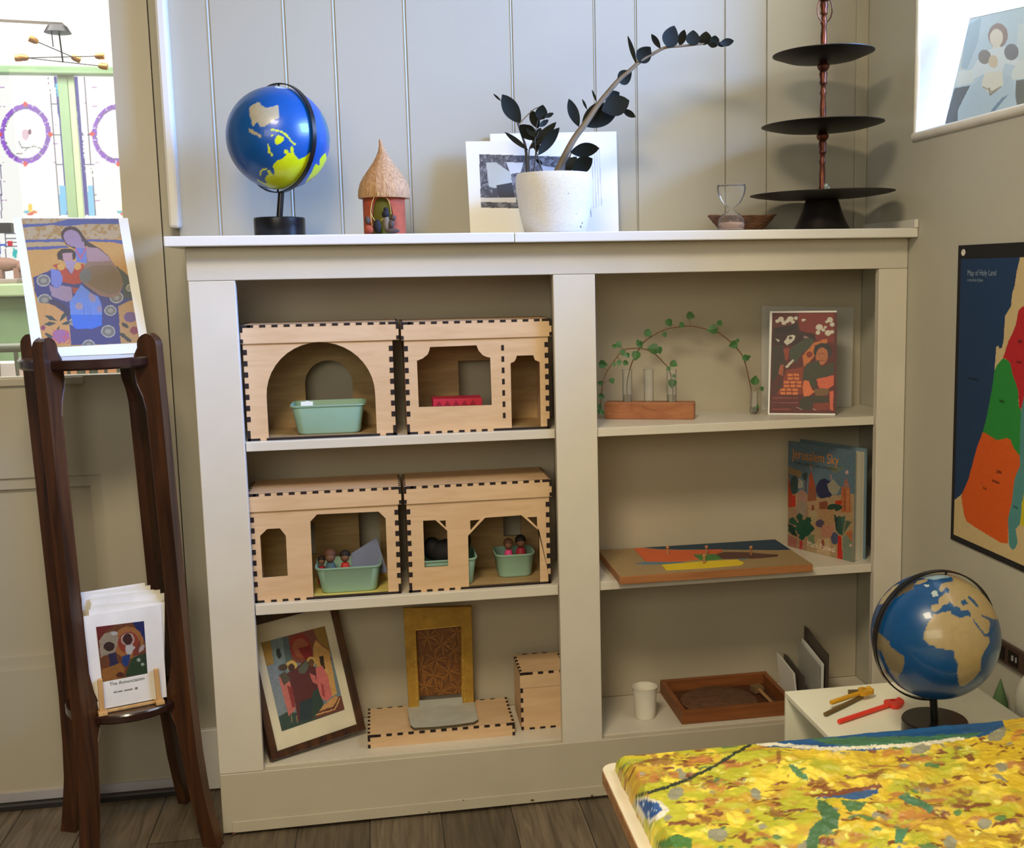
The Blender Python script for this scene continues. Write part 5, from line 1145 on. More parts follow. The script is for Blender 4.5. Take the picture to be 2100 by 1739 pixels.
p.poly([(585, 680), (680, 700), (725, 770), (700, 880), (640, 905), (590, 850)], (122, 136, 206)).poly([(560, 860), (650, 905), (720, 870), (820, 890), (840, 1040), (760, 1060), (600, 1000)], (170, 144, 168)).poly([(830, 890), (910, 900), (915, 960), (835, 960)], (176, 72, 64))
p.poly([(930, 860), (1040, 950), (1130, 1000), (1165, 1080), (1175, 1210), (810, 1210), (800, 1060), (860, 980)], (104, 146, 226)).ell(910, 1110, 42, 42, (176, 154, 168)).ell(1060, 1010, 36, 60, (164, 146, 172), -.4).ell(1145, 1140, 30, 42, (150, 140, 180))
p.poly([(815, 1205), (1172, 1212), (1170, 1330), (1060, 1370), (880, 1372), (840, 1340)], (36, 116, 226))
for x in (965, 1010, 1040): p.line([(x, 1110), (x+6, 1280)], 5, (70, 100, 180))
p.poly([(930, 720), (1060, 640), (1290, 640), (1400, 760), (1415, 870), (1340, 960), (1250, 980), (1080, 900), (940, 810)], (132, 108, 86)).ell(985, 760, 70, 80, (112, 116, 112))
C4 = [on_plane(*c1(*q), BL+nn*.0004, nn) for q in ((500, 1590), (1610, 1530), (1362, 103), (248, 100))]
sheet('printed_face', *C4, p, vmat('satin_print', .5), sp, .0009)
# ---- card holder and cards
zc = ZLD+.0004
eh = thing('card_easel', 'small pale wooden easel holding greeting cards on the lower disc', 'easel', (-.16, -.02, zc))
PW = wood('pale_easel_wood', (186, 140, 82), (216, 172, 112), (40, 40, 6), .5)
e3 = lambda x, y: (160+x/5.795, 1190+y/5.795)
BLc, BRc = at(*e3(150, 1560), Z=zc+.008), at(*e3(1055, 1385), Z=zc+.008)
alc = (BRc-BLc); TLc = perp_up(*e3(65, 430), BLc, alc); upc = TLc-BLc; nc = alc.cross(upc).normalized()
if nc.y > 0: nc = -nc
for (xa, ya), (xb, yb) in (((258, 1165), (290, 1600)), ((925, 1045), (965, 1440))):
    a = on_plane(*e3(xa, ya), BLc+nc*.004, nc); b_ = on_plane(*e3(xb, yb), BLc+nc*.004, nc); b_.z = max(b_.z, zc)
    hdir = alc.normalized()
    MB().obox(b_-hdir*.005, hdir*.0095, a-b_, nc*.006).build('upright', PW, eh, bevel=.001)
    f0 = Vector((b_.x, b_.y, zc)); hn = Vector((nc.x, nc.y, 0)).normalized()
    MB().obox(f0-hdir*.008+hn*.014, hdir*.0165, -hn*.085, Vector((0, 0, .0075))).build('foot', PW, eh, bevel=.001)
fb = on_plane(*e3(320, 1560), BLc+nc*.001, nc); fb.z = zc
MB().obox(Vector((fb.x, fb.y, zc+.001)), alc.normalized()*.098, nc*.004, Vector((0, 0, .0055))).build('crossbar', PW, eh, bevel=.0008)
mats_c = [mat('card_white', (232, 226, 216), .75), mat('card_ivory', (224, 218, 204), .75)]
# front card
fc = thing('greeting_card', 'front greeting card with a colourful two-figure picture and a title in the easel', 'card', tuple(BLc), 'greeting cards in the easel')
card_quad('card', BLc, BRc, BRc+upc, TLc, .0008, mats_c[0], fc)
p = Paint((96, 48, 30), 1.6, 6, .25, 3, tf=e3, k=.62)
p.poly([(215, 555), (780, 485), (825, 1105), (290, 1210)], (120, 66, 32)).poly([(640, 500), (785, 485), (810, 760), (740, 640)], (34, 38, 96)).poly([(215, 555), (430, 530), (300, 640), (260, 900), (230, 800)], (120, 34, 30)).ell(600, 740, 180, 190, (176, 112, 56)).ell(600, 740, 125, 130, (158, 62, 38))
p.poly([(250, 720), (310, 640), (440, 600), (480, 700), (440, 860), (300, 900), (270, 930)], (170, 152, 124)).ell(430, 630, 40, 26, (200, 196, 186))
p.ell(590, 700, 80, 75, (200, 180, 160), 0, 16).ell(590, 700, 55, 70, (70, 28, 26)).poly([(560, 780), (640, 760), (680, 800), (620, 890), (570, 870)], (206, 200, 190)).poly([(530, 900), (620, 880), (600, 1010), (560, 1030), (520, 980)], (32, 62, 124))
p.ell(370, 790, 65, 55, (60, 34, 26)).poly([(360, 880), (450, 850), (480, 1000), (500, 1070), (440, 1110), (370, 1060), (380, 980)], (48, 40, 74)).poly([(390, 1000), (490, 1020), (480, 1090), (390, 1090)], (30, 56, 116))
p.poly([(580, 1080), (640, 920), (820, 860), (825, 1105), (560, 1150)], (44, 70, 40)).poly([(640, 900), (740, 700), (750, 860), (690, 900)], (130, 60, 40)).poly([(290, 1060), (500, 980), (560, 1060), (520, 1160), (290, 1210)], (166, 108, 44)).ell(500, 1125, 48, 32, (90, 40, 28)).ell(720, 945, 22, 20, (170, 180, 160)).ell(765, 1000, 22, 20, (170, 180, 160)).poly([(740, 780), (790, 760), (780, 830), (720, 860)], (190, 170, 160))
C4 = [on_plane(*e3(*q), BLc+nc*.0004, nc) for q in ((288, 1210), (826, 1105), (784, 484), (214, 555))]
sheet('printed_face', *C4, p, VP, fc, .0006)
ud = upc.normalized(); ad_ = alc.normalized()
o3 = on_plane(*e3(375, 1255), BLc+nc*.0004, nc)
INK = mat('green_ink', (66, 92, 84), .6)
text('The Annunciation', .0098, o3, ad_, ud, INK, fc, 'title_lettering', .92, .0003)
gi = mat('grey_ink', (120, 114, 106), .6); b = MB()
for xa, xb in ((425, 462), (478, 525), (552, 600), (606, 648), (680, 708)):
    q = on_plane(*e3((xa+xb)/2, 1328-(xa-425)*.18), BLc+nc*.0005, nc); wd_ = (xb-xa)/5.795/2/985
    hh = .0011 if xb != 708 else .0021
    MB().obox(q-ad_*wd_-ud*hh, ad_*wd_*2, ud*hh*2, nc*.0002).build('caption_stroke', gi, fc)
# other cards behind, each its own thing
LABC = ['card directly behind the front greeting card, edge showing right', 'greeting card with bluish white top, second behind the front one', 'greeting card shifted right in the middle of the stack', 'greeting card standing higher in the middle of the stack', 'greeting card with torn looking left edge near the back', 'greeting card shifted left near the back of the stack', 'rearmost greeting card in the easel, topmost edge']
CO = [((130, 350), (1030, 260)), ((150, 300), (1000, 228)), ((160, 240), (1025, 152)), ((140, 215), (975, 112)), ((45, 180), (905, 110)), ((10, 165), (860, 60)), ((-5, 152), (795, 28))]
for i, (l, r) in enumerate(CO):
    off = -nc*(.0045+.0055*i)
    a = on_plane(*e3(*l), BLc+off, nc); c = on_plane(*e3(*r), BLc+off, nc); ln = (c-a).normalized(); dn_ = -(nc.cross(ln)).normalized(); dn_ = dn_ if dn_.z < 0 else -dn_
    h = (a.z-zc-.002-.0)/-dn_.z; h = min(h, .205)
    bl = a+dn_*h; br2 = c+dn_*h
    lift = max(0, zc+.0085-min(bl.z, br2.z)); 
    t_ = card_quad('greeting_card', bl+ud*lift, br2+ud*lift, c, a, .0008+.0008*(i % 2), mats_c[i % 2]); tag(t_, LABC[i], 'card', 'greeting cards in the easel')

# ================================================================== RIGHT WALL: window print, map banner, socket strip
bl, br3 = at(1937, 257, X=1.530), at(2104, 221, X=1.530); tl = at(1990, 38, X=1.600)
bl.z = br3.z = 1.4315
nw = (br3-bl).cross(tl-bl).normalized(); 
brr = bl+(br3-bl).normalized()*.37; trr = on_plane(2100, 14, bl, nw); trr = tl+(trr-tl).normalized()*.36
c8 = lambda x, y: (1420+x/3.088, y/3.088)
wp = thing('art_print', 'pale print of a seated woman in a long dress leaning in the bright window', 'print', tuple((bl+brr)/2))
p = Paint((186, 198, 190), .8, 6, .03, 5, tf=c8)
p.poly([(1600, 780), (1755, 115), (2300, 0), (2300, 640)], (182, 196, 190)).poly([(1600, 785), (1660, 560), (1760, 540), (1680, 700), (1680, 770)], (96, 96, 84)).poly([(1680, 450), (1790, 440), (1780, 520), (1665, 550)], (206, 208, 188)).poly([(1690, 440), (1720, 280), (1760, 270), (1740, 440)], (200, 196, 170)).poly([(1740, 160), (1830, 110), (1810, 260), (1740, 440), (1700, 430)], (160, 176, 172))
p.poly([(2060, 380), (2300, 330), (2300, 470), (2000, 510)], (206, 208, 188)).poly([(2050, 510), (2300, 480), (2300, 640), (2040, 700)], (112, 112, 96)).poly([(2060, 160), (2300, 60), (2300, 330), (2050, 380)], (196, 204, 190))
p.poly([(1680, 700), (1760, 560), (1840, 470), (2020, 480), (2060, 690), (1680, 770)], (176, 190, 186)).poly([(1860, 735), (1960, 620), (2000, 600), (1900, 720)], (120, 140, 146))
p.ell(1935, 225, 62, 78, (150, 128, 106)).ell(1925, 240, 42, 56, (214, 202, 170)).poly([(1900, 290), (1950, 290), (1960, 340), (1900, 340)], (214, 202, 170)).poly([(1830, 340), (1890, 310), (2000, 290), (2060, 350), (2060, 420), (1980, 400), (1960, 460), (1840, 470), (1780, 500), (1770, 440)], (206, 210, 196)).ell(1850, 360, 40, 46, (134, 124, 104)).ell(2020, 330, 46, 52, (128, 124, 116)).poly([(1850, 460), (1960, 450), (1970, 540), (1880, 590), (1830, 540)], (212, 206, 176)).line([(1880, 560), (1885, 600), (1950, 550)], 10, (140, 124, 96)).line([(1840, 550), (1900, 580), (1950, 550)], 8, (160, 146, 112)).ell(1905, 390, 30, 40, (200, 180, 140))
sheet('printed_face', bl+nw*.0003, brr+nw*.0003, trr+nw*.0003, tl+nw*.0003, p, vmat('translucent_print', .4, translucent=.06), wp, .0012)
b = MB().tube([bl, tl, trr, brr], .0007, 6, closed=True); b.build('thin_border', mat('dark_border', (60, 60, 50), .6), wp)
# banner map
mp_ = thing('wall_map', 'cloth wall map with blue sea and coloured regions, black border, on the right wall', 'map', (1.498, -.6, .9))
X_ = 1.4965
tl, blw = at(1965, 503.4, X=X_), at(1951.8, 1100, X=X_); Ya = (tl.y+blw.y)/2+.002; Zt, Zb = tl.z, blw.z-.006
Yb_ = Ya-.62
BB = mat('black_binding', (28, 26, 28), .8, bump=.2, bs=400)
bk_ = MB().box(X_, X_+.0022, Yb_, Ya, Zb, Zt).build('backing_cloth', BB, mp_)
p = Paint((206, 182, 132), .5, 8, .05, 8)
NAV, GRN, REDM, ORG, TL_ = (20, 54, 92), (34, 136, 52), (184, 26, 34), (216, 88, 14), (78, 140, 138)
p.poly([(1970, 520), (2091, 520), (2091, 531), (2085, 558), (2081, 585), (2076, 601), (2073, 629), (2061, 648), (2058, 700), (2055, 713), (2050, 715), (2047, 709), (2043, 711), (2042, 725), (2039.5, 760), (2034, 801), (2029, 826), (2024, 852), (2015, 887), (2003.5, 918), (1996.6, 943), (1986, 983), (1974, 1012), (1963, 1021), (1950, 1030), (1950, 520)], NAV)
p.poly([(2057, 735), (2065, 737), (2072, 745), (2076, 765), (2083, 785), (2088, 800), (2089, 830), (2093, 838), (2095, 860), (2091, 935), (2086, 930), (2080, 920), (2072, 902), (2065, 898), (2045, 903), (2022, 889), (2015, 887), (2024, 852), (2029, 826), (2034, 801), (2039.5, 760), (2045, 748)], GRN)
p.poly([(2130, 615), (2100, 627), (2095, 630), (2089, 636), (2087, 645), (2083, 667), (2077, 682), (2068, 700), (2057, 734), (2065, 737), (2072, 745), (2076, 765), (2083, 785), (2088, 801), (2089, 820), (2090, 836), (2095, 839), (2100, 814), (2130, 790)], REDM)
p.poly([(2015, 887), (2022, 889), (2045, 903), (2065, 898), (2072, 902), (2080, 920), (2091, 935), (2092, 956), (2085, 970), (2080, 985), (2075, 1035), (2068, 1065), (2067, 1115), (2052, 1113), (2030, 1100), (1998, 1080), (1983, 1070), (1978, 1060), (1971, 1018), (1986, 983), (1996.6, 943), (2003.5, 918)], ORG)
p.poly([(2094, 840), (2100, 815), (2120, 830), (2110, 1000), (2099, 1030), (2092, 1074), (2083, 1085), (2087, 1112), (2082, 1125), (2075, 1128), (2069, 1118), (2067, 1065), (2075, 1030), (2080, 985), (2085, 970), (2092, 956), (2091, 935)], TL_)
p.poly([(2101, 870), (2140, 880), (2140, 1090), (2092, 1077), (2096, 1031), (2101, 1008)], (206, 190, 24))
i0 = .0125
sheet('map_face', (X_-.0003, Ya-i0, Zb+.012), (X_-.0003, Yb_+i0, Zb+.012), (X_-.0003, Yb_+i0, at(1978, 531, X=X_).z), (X_-.0003, Ya-i0, at(1978, 531, X=X_).z), p, vmat('cloth_print', .8, bump=.15, bs=500), mp_, .0014); mface = [c for c in mp_.children if c.name.startswith('map_face')][0]
gr = at(1976.5, 518, X=X_)
MB().tube([gr+Vector((-.0008, .0055*math.cos(a), .0055*math.sin(a))) for a in np.linspace(0, 2*PI, 21)[:-1]], .0014, 6, closed=True).lathe([(0, 0), (.0058, 0)], gr+Vector((-.0006, 0, 0)), 20, M=Matrix.Rotation(-PI/2, 3, 'Y')).build('grommet', mat('pale_grommet', (214, 210, 196), .4), bk_)
WTX = mat('white_lettering', (150, 170, 184), .6); DTX = mat('dark_map_lettering', (30, 26, 26), .7)
yv = Vector((0, -1, 0)); zv = Vector((0, 0, 1))
def mtext(s, px, py, size, m_, sx=1): q = at(px, py, X=X_-.0008); text(s, size, q, yv, zv, m_, mface, 'lettering', sx, .0003)
mtext('Map of Holy Land', 1984, 565, .0158, WTX, .92); mtext('in the time of Jesus', 1984, 577, .0088, WTX, .85)
mtext('Mediterranean Sea', 1986, 777, .0068, DTX, .7); mtext('Samaria', 2049, 824, .0095, DTX, .6); mtext('Judea', 2044, 969, .0110, DTX, .7); mtext('Bethlehem', 2035, 988, .0085, DTX, .7)
mtext('Idumea', 2016, 1002, .0075, DTX, .6); mtext('Dead Sea', 2078, 1040, .0065, DTX, .6); mtext('Nazareth', 2084, 744, .0080, DTX, .6); mtext('Galilee', 2087, 702, .0090, DTX, .6)
# socket strip
ss = thing('power_strip', 'dark brown power strip with sockets on the right wall beside the globe', 'power strip', (1.495, -.47, .43))
MB().box(1.490, 1.4985, -.66, -.355, .4065, .4475).build('housing', mat('brown_plastic', (66, 48, 40), .4), ss, bevel=.002)
for k in range(3):
    y = -.472+.045*k if k < 2 else -.60
    so_ = MB().box(1.4885, 1.4899, y-.016, y+.016, .4135, .4385).build('socket', BLACKM, ss, bevel=.0005)
for ya, yb_ in ((-.475, -.470), (-.486, -.483)): MB().box(1.4870, 1.4884, ya, yb_, .423, .4325).build('plug_pin', mat('grey_metal', (160, 160, 160), .4), ss)
# ================================================================== WHITE CUBE with globe, keys
cz = .4; cb = thing('cube_table', 'low white open-sided cube table before the bookcase carrying the globe', 'side table', (1.22, -.65, 0))
cx0, cx1, cy0, cy1 = 1.0475, 1.388, -.818, -.468; LAM = mat('white_laminate', (238, 236, 214), .4, var=.02); LAMD = mat('laminate_inside', (176, 170, 156), .5)
MB().box(cx0, cx1, cy0, cy1, cz-.009, cz).build('top_board', LAM, cb, bevel=.0008)
MB().box(cx0, cx1, cy0, cy0+.009, .0005, cz-.0092).build('side_panel', LAM, cb, bevel=.0008)
MB().box(cx0, cx1, cy1-.009, cy1, .0005, cz-.0092).build('side_panel', LAM, cb, bevel=.0008)
MB().box(cx0, cx1, cy0+.0092, cy1-.0092, .0005, .0095).build('bottom_board', LAM, cb)
MB().box(cx1-.006, cx1, cy0+.0092, cy1-.0092, .0097, cz-.0092).build('back_board', LAM, cb)
b = MB()
for px, py in ((1667, 1415), (1681, 1428)):
    q = at(px, py, Z=cz+.0002); MB().prism([[(.004*math.cos(a), .0022*math.sin(a)) for a in np.linspace(0, 2*PI, 9)[:-1]]], q, (1, 0, 0), (0, 1, 0), (0, 0, .0002))
b.build('chipped_spots', CHIP, cb)
c9 = lambda x, y: (1600+x/4.14, 1120+y/4.14)
p = Paint((8, 70, 124), 1.0, 6, .10, 9, tf=c9); p.land = (150, 134, 100); T2 = (160, 142, 104)
p.poly([(1180, 270), (1260, 240), (1400, 235), (1450, 262), (1300, 285)], (150, 176, 190)).poly([(1240, 215), (1500, 195), (1650, 300), (1470, 275), (1440, 250), (1340, 240), (1260, 245)], (176, 168, 140))
p.poly([(1300, 580), (1400, 560), (1450, 550), (1460, 580), (1520, 605), (1610, 595), (1640, 600), (1640, 640), (1735, 765), (1775, 770), (1780, 810), (1720, 920), (1705, 960), (1700, 1060), (1640, 1130), (1590, 1170), (1550, 1190), (1520, 1190), (1510, 1130), (1500, 1060), (1515, 1000), (1480, 940), (1475, 890), (1380, 870), (1330, 865), (1300, 840), (1265, 840), (1215, 790), (1220, 740), (1240, 680), (1280, 620)], T2)
p.poly([(1610, 590), (1640, 620), (1740, 750), (1770, 730), (1785, 660), (1770, 625), (1720, 600), (1705, 580), (1760, 600), (1810, 620), (1850, 620), (1830, 500), (1760, 400), (1650, 300), (1560, 250), (1470, 250), (1465, 300), (1400, 310), (1365, 320), (1350, 370), (1370, 390), (1410, 350), (1440, 370), (1430, 400), (1400, 400), (1350, 440), (1340, 490), (1290, 500), (1280, 540), (1310, 555), (1350, 545), (1380, 500), (1430, 490), (1430, 470), (1480, 510), (1520, 520), (1540, 545), (1600, 545), (1620, 570)], T2)
p.poly([(1530, 465), (1565, 450), (1600, 485), (1550, 505)], (12, 76, 124)).line([(1605, 435), (1640, 465), (1672, 508)], 22, (12, 76, 124)).line([(1440, 478), (1475, 515), (1505, 540)], 14, (12, 76, 124))
p.poly([(1140, 330), (1170, 290), (1250, 278), (1252, 297), (1180, 325)], T2).poly([(1222, 325), (1260, 325), (1265, 340), (1240, 345)], (190, 200, 196)).poly([(1282, 400), (1300, 380), (1330, 375), (1342, 420), (1300, 432)], (170, 184, 180))
p.poly([(780, 690), (840, 735), (890, 780), (930, 820), (935, 850), (1000, 900), (1055, 940), (1050, 1010), (1035, 1060), (1000, 1110), (1005, 1140), (960, 1090), (900, 1000), (860, 900), (800, 840)], (126, 112, 84))
p.poly([(835, 495), (870, 430), (960, 340), (1010, 320), (950, 400), (870, 490)], (176, 164, 130)).poly([(1000, 395), (1060, 340), (1140, 300), (1130, 365), (1050, 400), (985, 440)], (96, 84, 64))
globe('globe with dark blue sea and sand coloured land, standing on the white cube', Vector((1.2035, -.714, .5715)), .0985, cz+.0003, 1.2035, -.720, (-.972, -.05, .0), p, tilt=.16, ringr=1.06, baser=.051, baseh=.036)
def key_toy(label, m_, P0, P1, head, hs, kind):
    t = thing('toy_key', label, 'toy key', tuple(P0))
    MB().tube([P0, P0+(P1-P0)*.02, P1], [.0035, .0042, .0040], 12).build('shaft', m_, t)
    dirv = (P1-P0).normalized(); sd = Vector((-dirv.y, dirv.x, 0)); b = MB()
    c = P1+dirv*hs*.45; loop = []
    for k in range(28):
        a = 2*PI*k/28; r = hs*(.5+.08*math.cos(3*a+kind)); loop.append((r*1.05*math.cos(a), r*.85*math.sin(a)))
    hole = [(hs*.16*math.cos(a)+hs*.1, hs*.12*math.sin(a)+hs*.14) for a in np.linspace(0, 2*PI, 11)[:-1]]
    b.prism([loop, hole[::-1]], c-Vector((0, 0, .004)), dirv, sd, (0, 0, .007)); b.build('bow', m_, t, bevel=.0015)
    b = MB(); lump(b, c+dirv*hs*.45+sd*hs*.1+Vector((0, 0, .002)), (.005, .004, .004), 8); lump(b, c-sd*hs*.3+dirv*hs*.2+Vector((0, 0, .003)), (.005, .004, .0035), 8); b.build('knob', m_, t)
zk = cz+.0046
REDP = mat('red_plastic', (226, 62, 44), .4); YLP = mat('yellow_plastic', (206, 152, 30), .45); BRT = mat('brown_twig', (104, 84, 44), .6)
key_toy('red toy key lying in front on the white cube', REDP, at(1720, 1480, Z=zk), at(1822, 1446, Z=zk), 0, .034, 0)
zy = cz+.0125
key_toy('yellow toy key lying across the brown stick on the white cube', YLP, at(1704, 1441, Z=zy), at(1764, 1421, Z=zy), 0, .028, 2)
b = MB().tube([at(1692, 1465, Z=cz+.0042), at(1730, 1447, Z=cz+.0042), at(1768, 1428, Z=cz+.0042)], [.0036, .004, .0036], 10); b.obox(at(1740, 1424, Z=cz+.001), (.022, -.004, 0), (.002, .007, 0), (0, 0, .006))
tag(b.build('brown_stick', BRT), 'dull brown stick lying under the yellow toy key', 'stick')
# bin and green cone behind the cube
wb = thing('waste_bin', 'white rounded bin with domed lid at the right edge behind the relief map', 'bin', (1.452, -.66, 0))
q = at(2067, 1440, Y=-.615)
bx0 = 1.4005
def rbox(b, x0, x1, y0, y1, z0, z1, r, dome=0):
    hx, hy = (x1-x0)/2, (y1-y0)/2; cx, cy = (x0+x1)/2, (y0+y1)/2; rings = []
    for k, z in ((1, z0), (1, z1-dome))+tuple((math.cos(a), z1-dome+dome*math.sin(a)) for a in np.linspace(.15, PI/2-.08, 7)) if dome else ((1, z0), (1, z1)): rings.append([(cx+x, cy+y, z) for x, y in rrect(hx*k, hy*k, r*k)])
    n = len(rings[0]); o = len(b.v); b.add([p for r_ in rings for p in r_], [(i*n+k, i*n+(k+1) % n, (i+1)*n+(k+1) % n, (i+1)*n+k) for i in range(len(rings)-1) for k in range(n)], 0, True)
    b.f.append([o+(len(rings)-1)*n+k for k in range(n)]); b.m.append(0); b.sm.append(True)
WPL = mat('white_plastic', (216, 214, 196), .45)
b = MB(); rbox(b, bx0, 1.4975, -.84, -.605, .001, .408, .03); b.build('bin_body', WPL, wb)
b = MB(); rbox(b, bx0-.001, 1.4980, -.845, -.603, .4085, .500, .032, .085); b.build('domed_lid', WPL, wb, edge=60)
gq = at(2050, 1392, X=1.468)
b = MB().lathe([(0, .0005), (.02, .0005), (.015, gq.z*.88), (.0008, gq.z)], (1.470, gq.y, 0), 20)
tag(b.build('green_cone', mat('green_felt', (84, 112, 72), .8)), 'slim green pointed cone showing between the cube and the white bin', 'cone')

# ================================================================== RELIEF MAP TABLE
tz = .4745; tbx = thing('low_table', 'round-cornered wooden topped table carrying the painted relief map', 'table', (1.0, -1.25, 0))
L0 = at(1240, 1570, Z=tz); lx = .6355; ly1 = L0.y+.006; ly0 = -1.78; lxr = 1.47
def rounded(x0, x1, y0, y1, r, n=6): return [(x0+(x1-x0)/2+x, y0+(y1-y0)/2+y) for x, y in rrect((x1-x0)/2, (y1-y0)/2, r, n)]
MB().prism([rounded(lx, lxr, ly0, ly1, .022)], (0, 0, tz-.0195), (1, 0, 0), (0, 1, 0), (0, 0, .0185)).build('table_board', wood('table_edge_wood', (150, 104, 62), (186, 138, 88), (4, 40, 40), .5), tbx, bevel=.002)
MB().prism([rounded(lx+.001, lxr-.001, ly0+.001, ly1-.001, .021)], (0, 0, tz-.0008), (1, 0, 0), (0, 1, 0), (0, 0, .0012)).build('cream_surface', mat('cream_laminate', (226, 214, 188), .5, var=.04, vs=20), tbx)
for x in (lx+.07, lxr-.06):
    for y in (ly0+.06, ly1-.12): MB().tube([(x, y, .001), (x, y, tz-.0198)], .016, 16).build('leg', BLACKM, tbx)
# relief: grid with traced colours
rz = .5; c0_ = at(1262, 1548, Z=rz)
RX0, RX1 = .6525, 1.458; RY1 = -.872; RY0 = -1.66
nu, nv = 460, 380
u = np.linspace(RX0, RX1, nu+1); v = np.linspace(RY0, RY1, nv+1)
Xg, Yg = np.meshgrid(u, v)
hn = fbm(Xg*1000, Yg*1000, 75, 3)*.016+fbm(Xg*1000, Yg*1000, 28, 7)*.008+fbm(Xg*1000, Yg*1000, 9, 9)*.0035
edge = np.minimum.reduce([np.clip((Xg-RX0)/.012, 0, 1), np.clip((RX1-Xg)/.012, 0, 1), np.clip((RY1-Yg)/.008, 0, 1), np.clip((Yg-RY0)/.01, 0, 1)])
flat = np.clip(((RY1-Yg)-.012)/.05, 0.22, 1)          # calmer towards the sea edge
hill = .020*np.exp(-(((Xg-1.38)/.08)**2+((Yg+.95)/.07)**2))
Zg = tz+.001+.024*edge**.4+(hn*flat-.006)*edge+hill*edge
P = np.stack([Xg+.0022*(vnoise(Xg*1000, Yg*1000, 14, 4)-.5)*(1-edge), Yg, Zg], -1).reshape(-1, 3)
d7 = lambda x, y: (1220+x/2.386, 1460+y/2.386)
class Relief(Paint):
    def __call__(s, x, y):
        X = P[:, 0]*1000; Y = P[:, 1]*1000
        def c(t): return np.array(lin(t))
        out = np.tile(c((222, 190, 40)), (len(x), 1))
        def mix(noise, thr, w_, col):
            k = np.clip((noise-thr)/w_, 0, 1)[:, None]; out[:] = out*(1-k)+c(col)*k
        left = np.clip((1000-X)/400, 0, 1)
        mix(fbm(X, Y, 90, 31)+left*.18, .54, .12, (190, 188, 44)); mix(fbm(X, Y*1.6, 60, 35), .54, .12, (204, 168, 46)); mix(fbm(X, Y, 26, 41), .58, .10, (246, 220, 70))
        mix(fbm(X+Y*.3, Y*2, 42, 51), .62, .10, (182, 124, 52)); mix(fbm(X, Y*1.8, 22, 61), .665, .05, (130, 76, 32)); mix(fbm(X, Y, 16, 65), .70, .06, (232, 226, 110))
        mix(fbm(X, Y*1.5, 30, 71), .73, .03, (96, 132, 66)); mix(fbm(X, Y, 24, 81), .745, .02, (150, 146, 122))
        for k_, a_, c_ in s.ops:
            if k_ == 'e' and c_ in ((136, 78, 36), (200, 128, 60)):
                cx, cy, rx, ry, rot, ring = a_; dx, dy = x-cx, y-cy; co, si = math.cos(rot), math.sin(rot)
                q_ = np.hypot((dx*co+dy*si)/rx, (-dx*si+dy*co)/ry); kk = (np.clip((1.0-q_+(fbm(x*1.0, y*1.6, 11, 101)-.5)*2.6)/.5, 0, 1)*np.clip((1.7-q_)/.4, 0, 1)*.8)[:, None]; out[:] = out*(1-kk)+c(c_)*kk
        wx = x+3*(fbm(x, y, 9, 11)-.5)*2; wy = y+3*(fbm(x, y, 9, 23)-.5)*2
        hard = Paint.__call__(s, x, y); m = s.mask(x, y); out[m] = hard[m]
        return np.clip(out*(1+.10*(fbm(X, Y, 5, 91)-.5)[:, None]*2), 0, 1)
    def mask(s, x, y):
        wx = x+s.warp*(fbm(x, y, s.ws, 11)-.5)*2; wy = y+s.warp*(fbm(x, y, s.ws, 23)-.5)*2; r = np.zeros(x.shape, bool)
        for k, a, c in s.ops:
            if k == 'p': r |= inpoly(wx, wy, a)
            elif k == 'e' and c not in ((136, 78, 36), (200, 128, 60)): cx, cy, rx, ry, rot, ring = a; dx, dy = wx-cx, wy-cy; co, si = math.cos(rot), math.sin(rot); r |= np.hypot((dx*co+dy*si)/rx, (-dx*si+dy*co)/ry) < 1
            elif k == 'l': r |= dline(wx, wy, a[0]) < a[1]/2
        return r
p = Relief((222, 190, 40), 3.2, 9, .12, 5, tf=d7)
p.poly([(780, 155), (780, 100), (1120, 90), (1500, 70), (1980, 20), (2010, 90), (1880, 122), (1750, 130), (1600, 162), (1300, 192), (1000, 180), (860, 172)], (28, 86, 140))
p.poly([(1050, 130), (1300, 122), (1600, 118), (1900, 100), (1850, 122), (1600, 150), (1300, 172), (1150, 160)], (66, 118, 84))
p.line([(800, 155), (900, 160), (1040, 172), (1180, 182), (1330, 172), (1480, 165), (1640, 150), (1800, 130)], 17, (232, 226, 200))
p.line([(200, 410), (330, 375), (430, 340), (490, 310), (590, 262), (680, 205), (765, 155)], 15, (44, 54, 34))
p.poly([(200, 420), (260, 418), (330, 440), (360, 480), (330, 515), (275, 545), (240, 520), (205, 460)], (226, 222, 206)).poly([(200, 432), (250, 430), (310, 450), (330, 478), (300, 505), (268, 528), (240, 500), (210, 455)], (40, 84, 150))
for x, y in ((240, 450), (270, 470), (260, 495), (295, 480)): p.ell(x, y, 10, 4, (190, 208, 226), .4)
p.poly([(1090, 430), (1140, 440), (1200, 500), (1190, 570), (1120, 600), (1040, 620), (1060, 560), (1110, 520), (1090, 470)], (70, 112, 66)).poly([(1040, 620), (1100, 600), (1090, 670), (1030, 670)], (70, 112, 66))
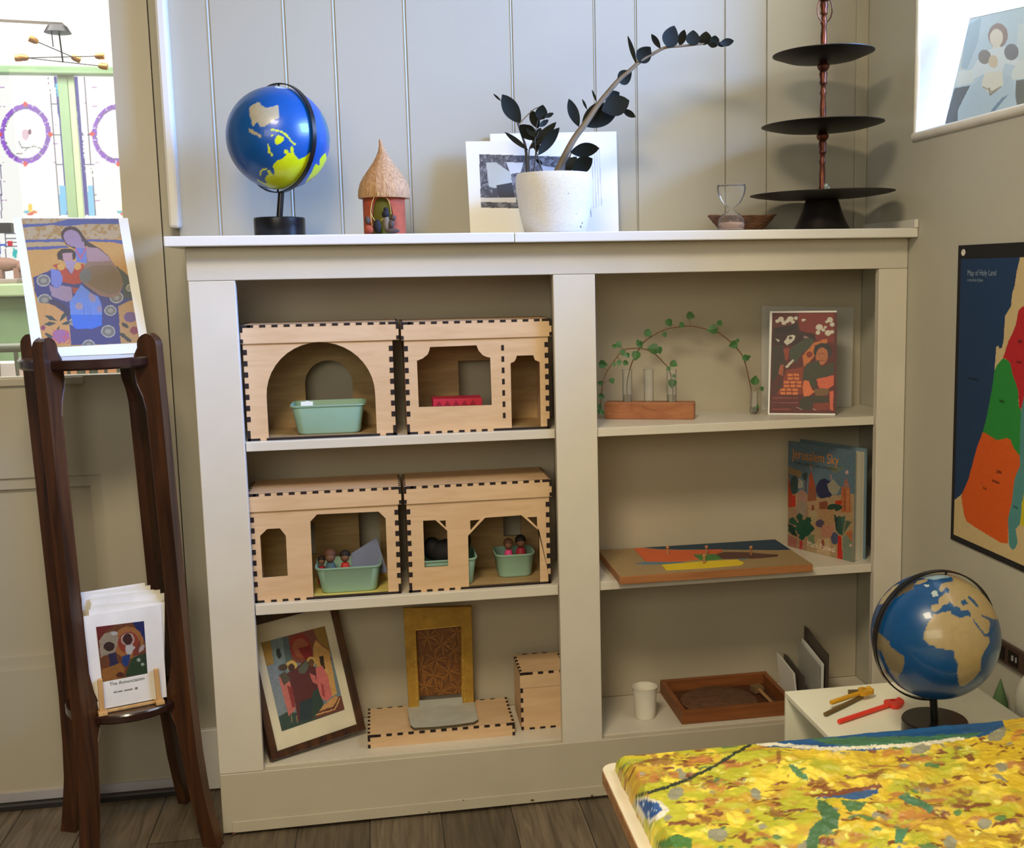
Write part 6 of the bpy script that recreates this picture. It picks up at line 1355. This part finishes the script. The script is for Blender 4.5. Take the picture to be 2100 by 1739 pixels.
p.poly([(1040, 410), (1200, 385), (1390, 350), (1410, 370), (1250, 400), (1090, 420)], (130, 72, 34)).poly([(1080, 425), (1200, 405), (1380, 378), (1385, 400), (1310, 425), (1270, 432), (1200, 418)], (52, 96, 148))
p.poly([(1500, 400), (1600, 430), (1660, 470), (1640, 500), (1560, 460), (1480, 420)], (78, 126, 88)).poly([(1200, 430), (1330, 440), (1300, 480), (1240, 490)], (84, 124, 70)).poly([(950, 250), (990, 270), (1040, 310), (1040, 340), (1000, 320), (960, 285)], (86, 134, 84))
p.poly([(1470, 575), (1540, 565), (1500, 640), (1465, 645)], (80, 140, 100)).poly([(300, 640), (400, 600), (480, 620), (470, 665), (320, 670)], (74, 124, 52))
for x, y, a, b2, r_ in ((395, 400, 42, 28, -.5), (785, 400, 30, 22, .7), (1595, 182, 50, 22, -.2), (1970, 110, 50, 26, -.5), (1990, 268, 32, 22, .3), (1905, 545, 34, 28, 0), (600, 600, 50, 30, 0), (1740, 640, 34, 34, 0)): p.ell(x, y, a, b2, (150, 148, 122), r_)
for x, y, a, b2, r_ in ((330, 240, 130, 32, -.15), (300, 320, 60, 36, -.5), (1100, 350, 50, 26, .3), (900, 230, 18, 44, .2), (560, 340, 46, 30, -.3), (560, 530, 60, 26, .2), (900, 500, 60, 26, .5), (1385, 300, 40, 26, 0), (1770, 200, 26, 40, 0), (1780, 430, 60, 40, -.3), (1600, 370, 70, 26, 0), (2060, 620, 50, 50, 0)): p.ell(x, y, a, b2, (136, 78, 36), r_)
for x, y, a, b2, r_ in ((290, 300, 50, 40, -.5), (600, 370, 40, 30, 0), (1520, 500, 110, 40, 0), (520, 235, 70, 24, -.2), (1450, 200, 90, 18, -.1), (2070, 110, 50, 26, -.3), (1600, 230, 60, 20, 0)): p.ell(x, y, a, b2, (200, 128, 60), r_)
rm = grid_obj('relief_map', P, nu, nv, p, vmat('thick_acrylic_paint', .42, bump=.5, bs=260, coat=.15))
tag(rm, 'painted yellow and brown plaster relief map with blue sea edge lying on the table', 'relief map')
for o in list(SC.objects):
    if '_w' in o: del o['_w']
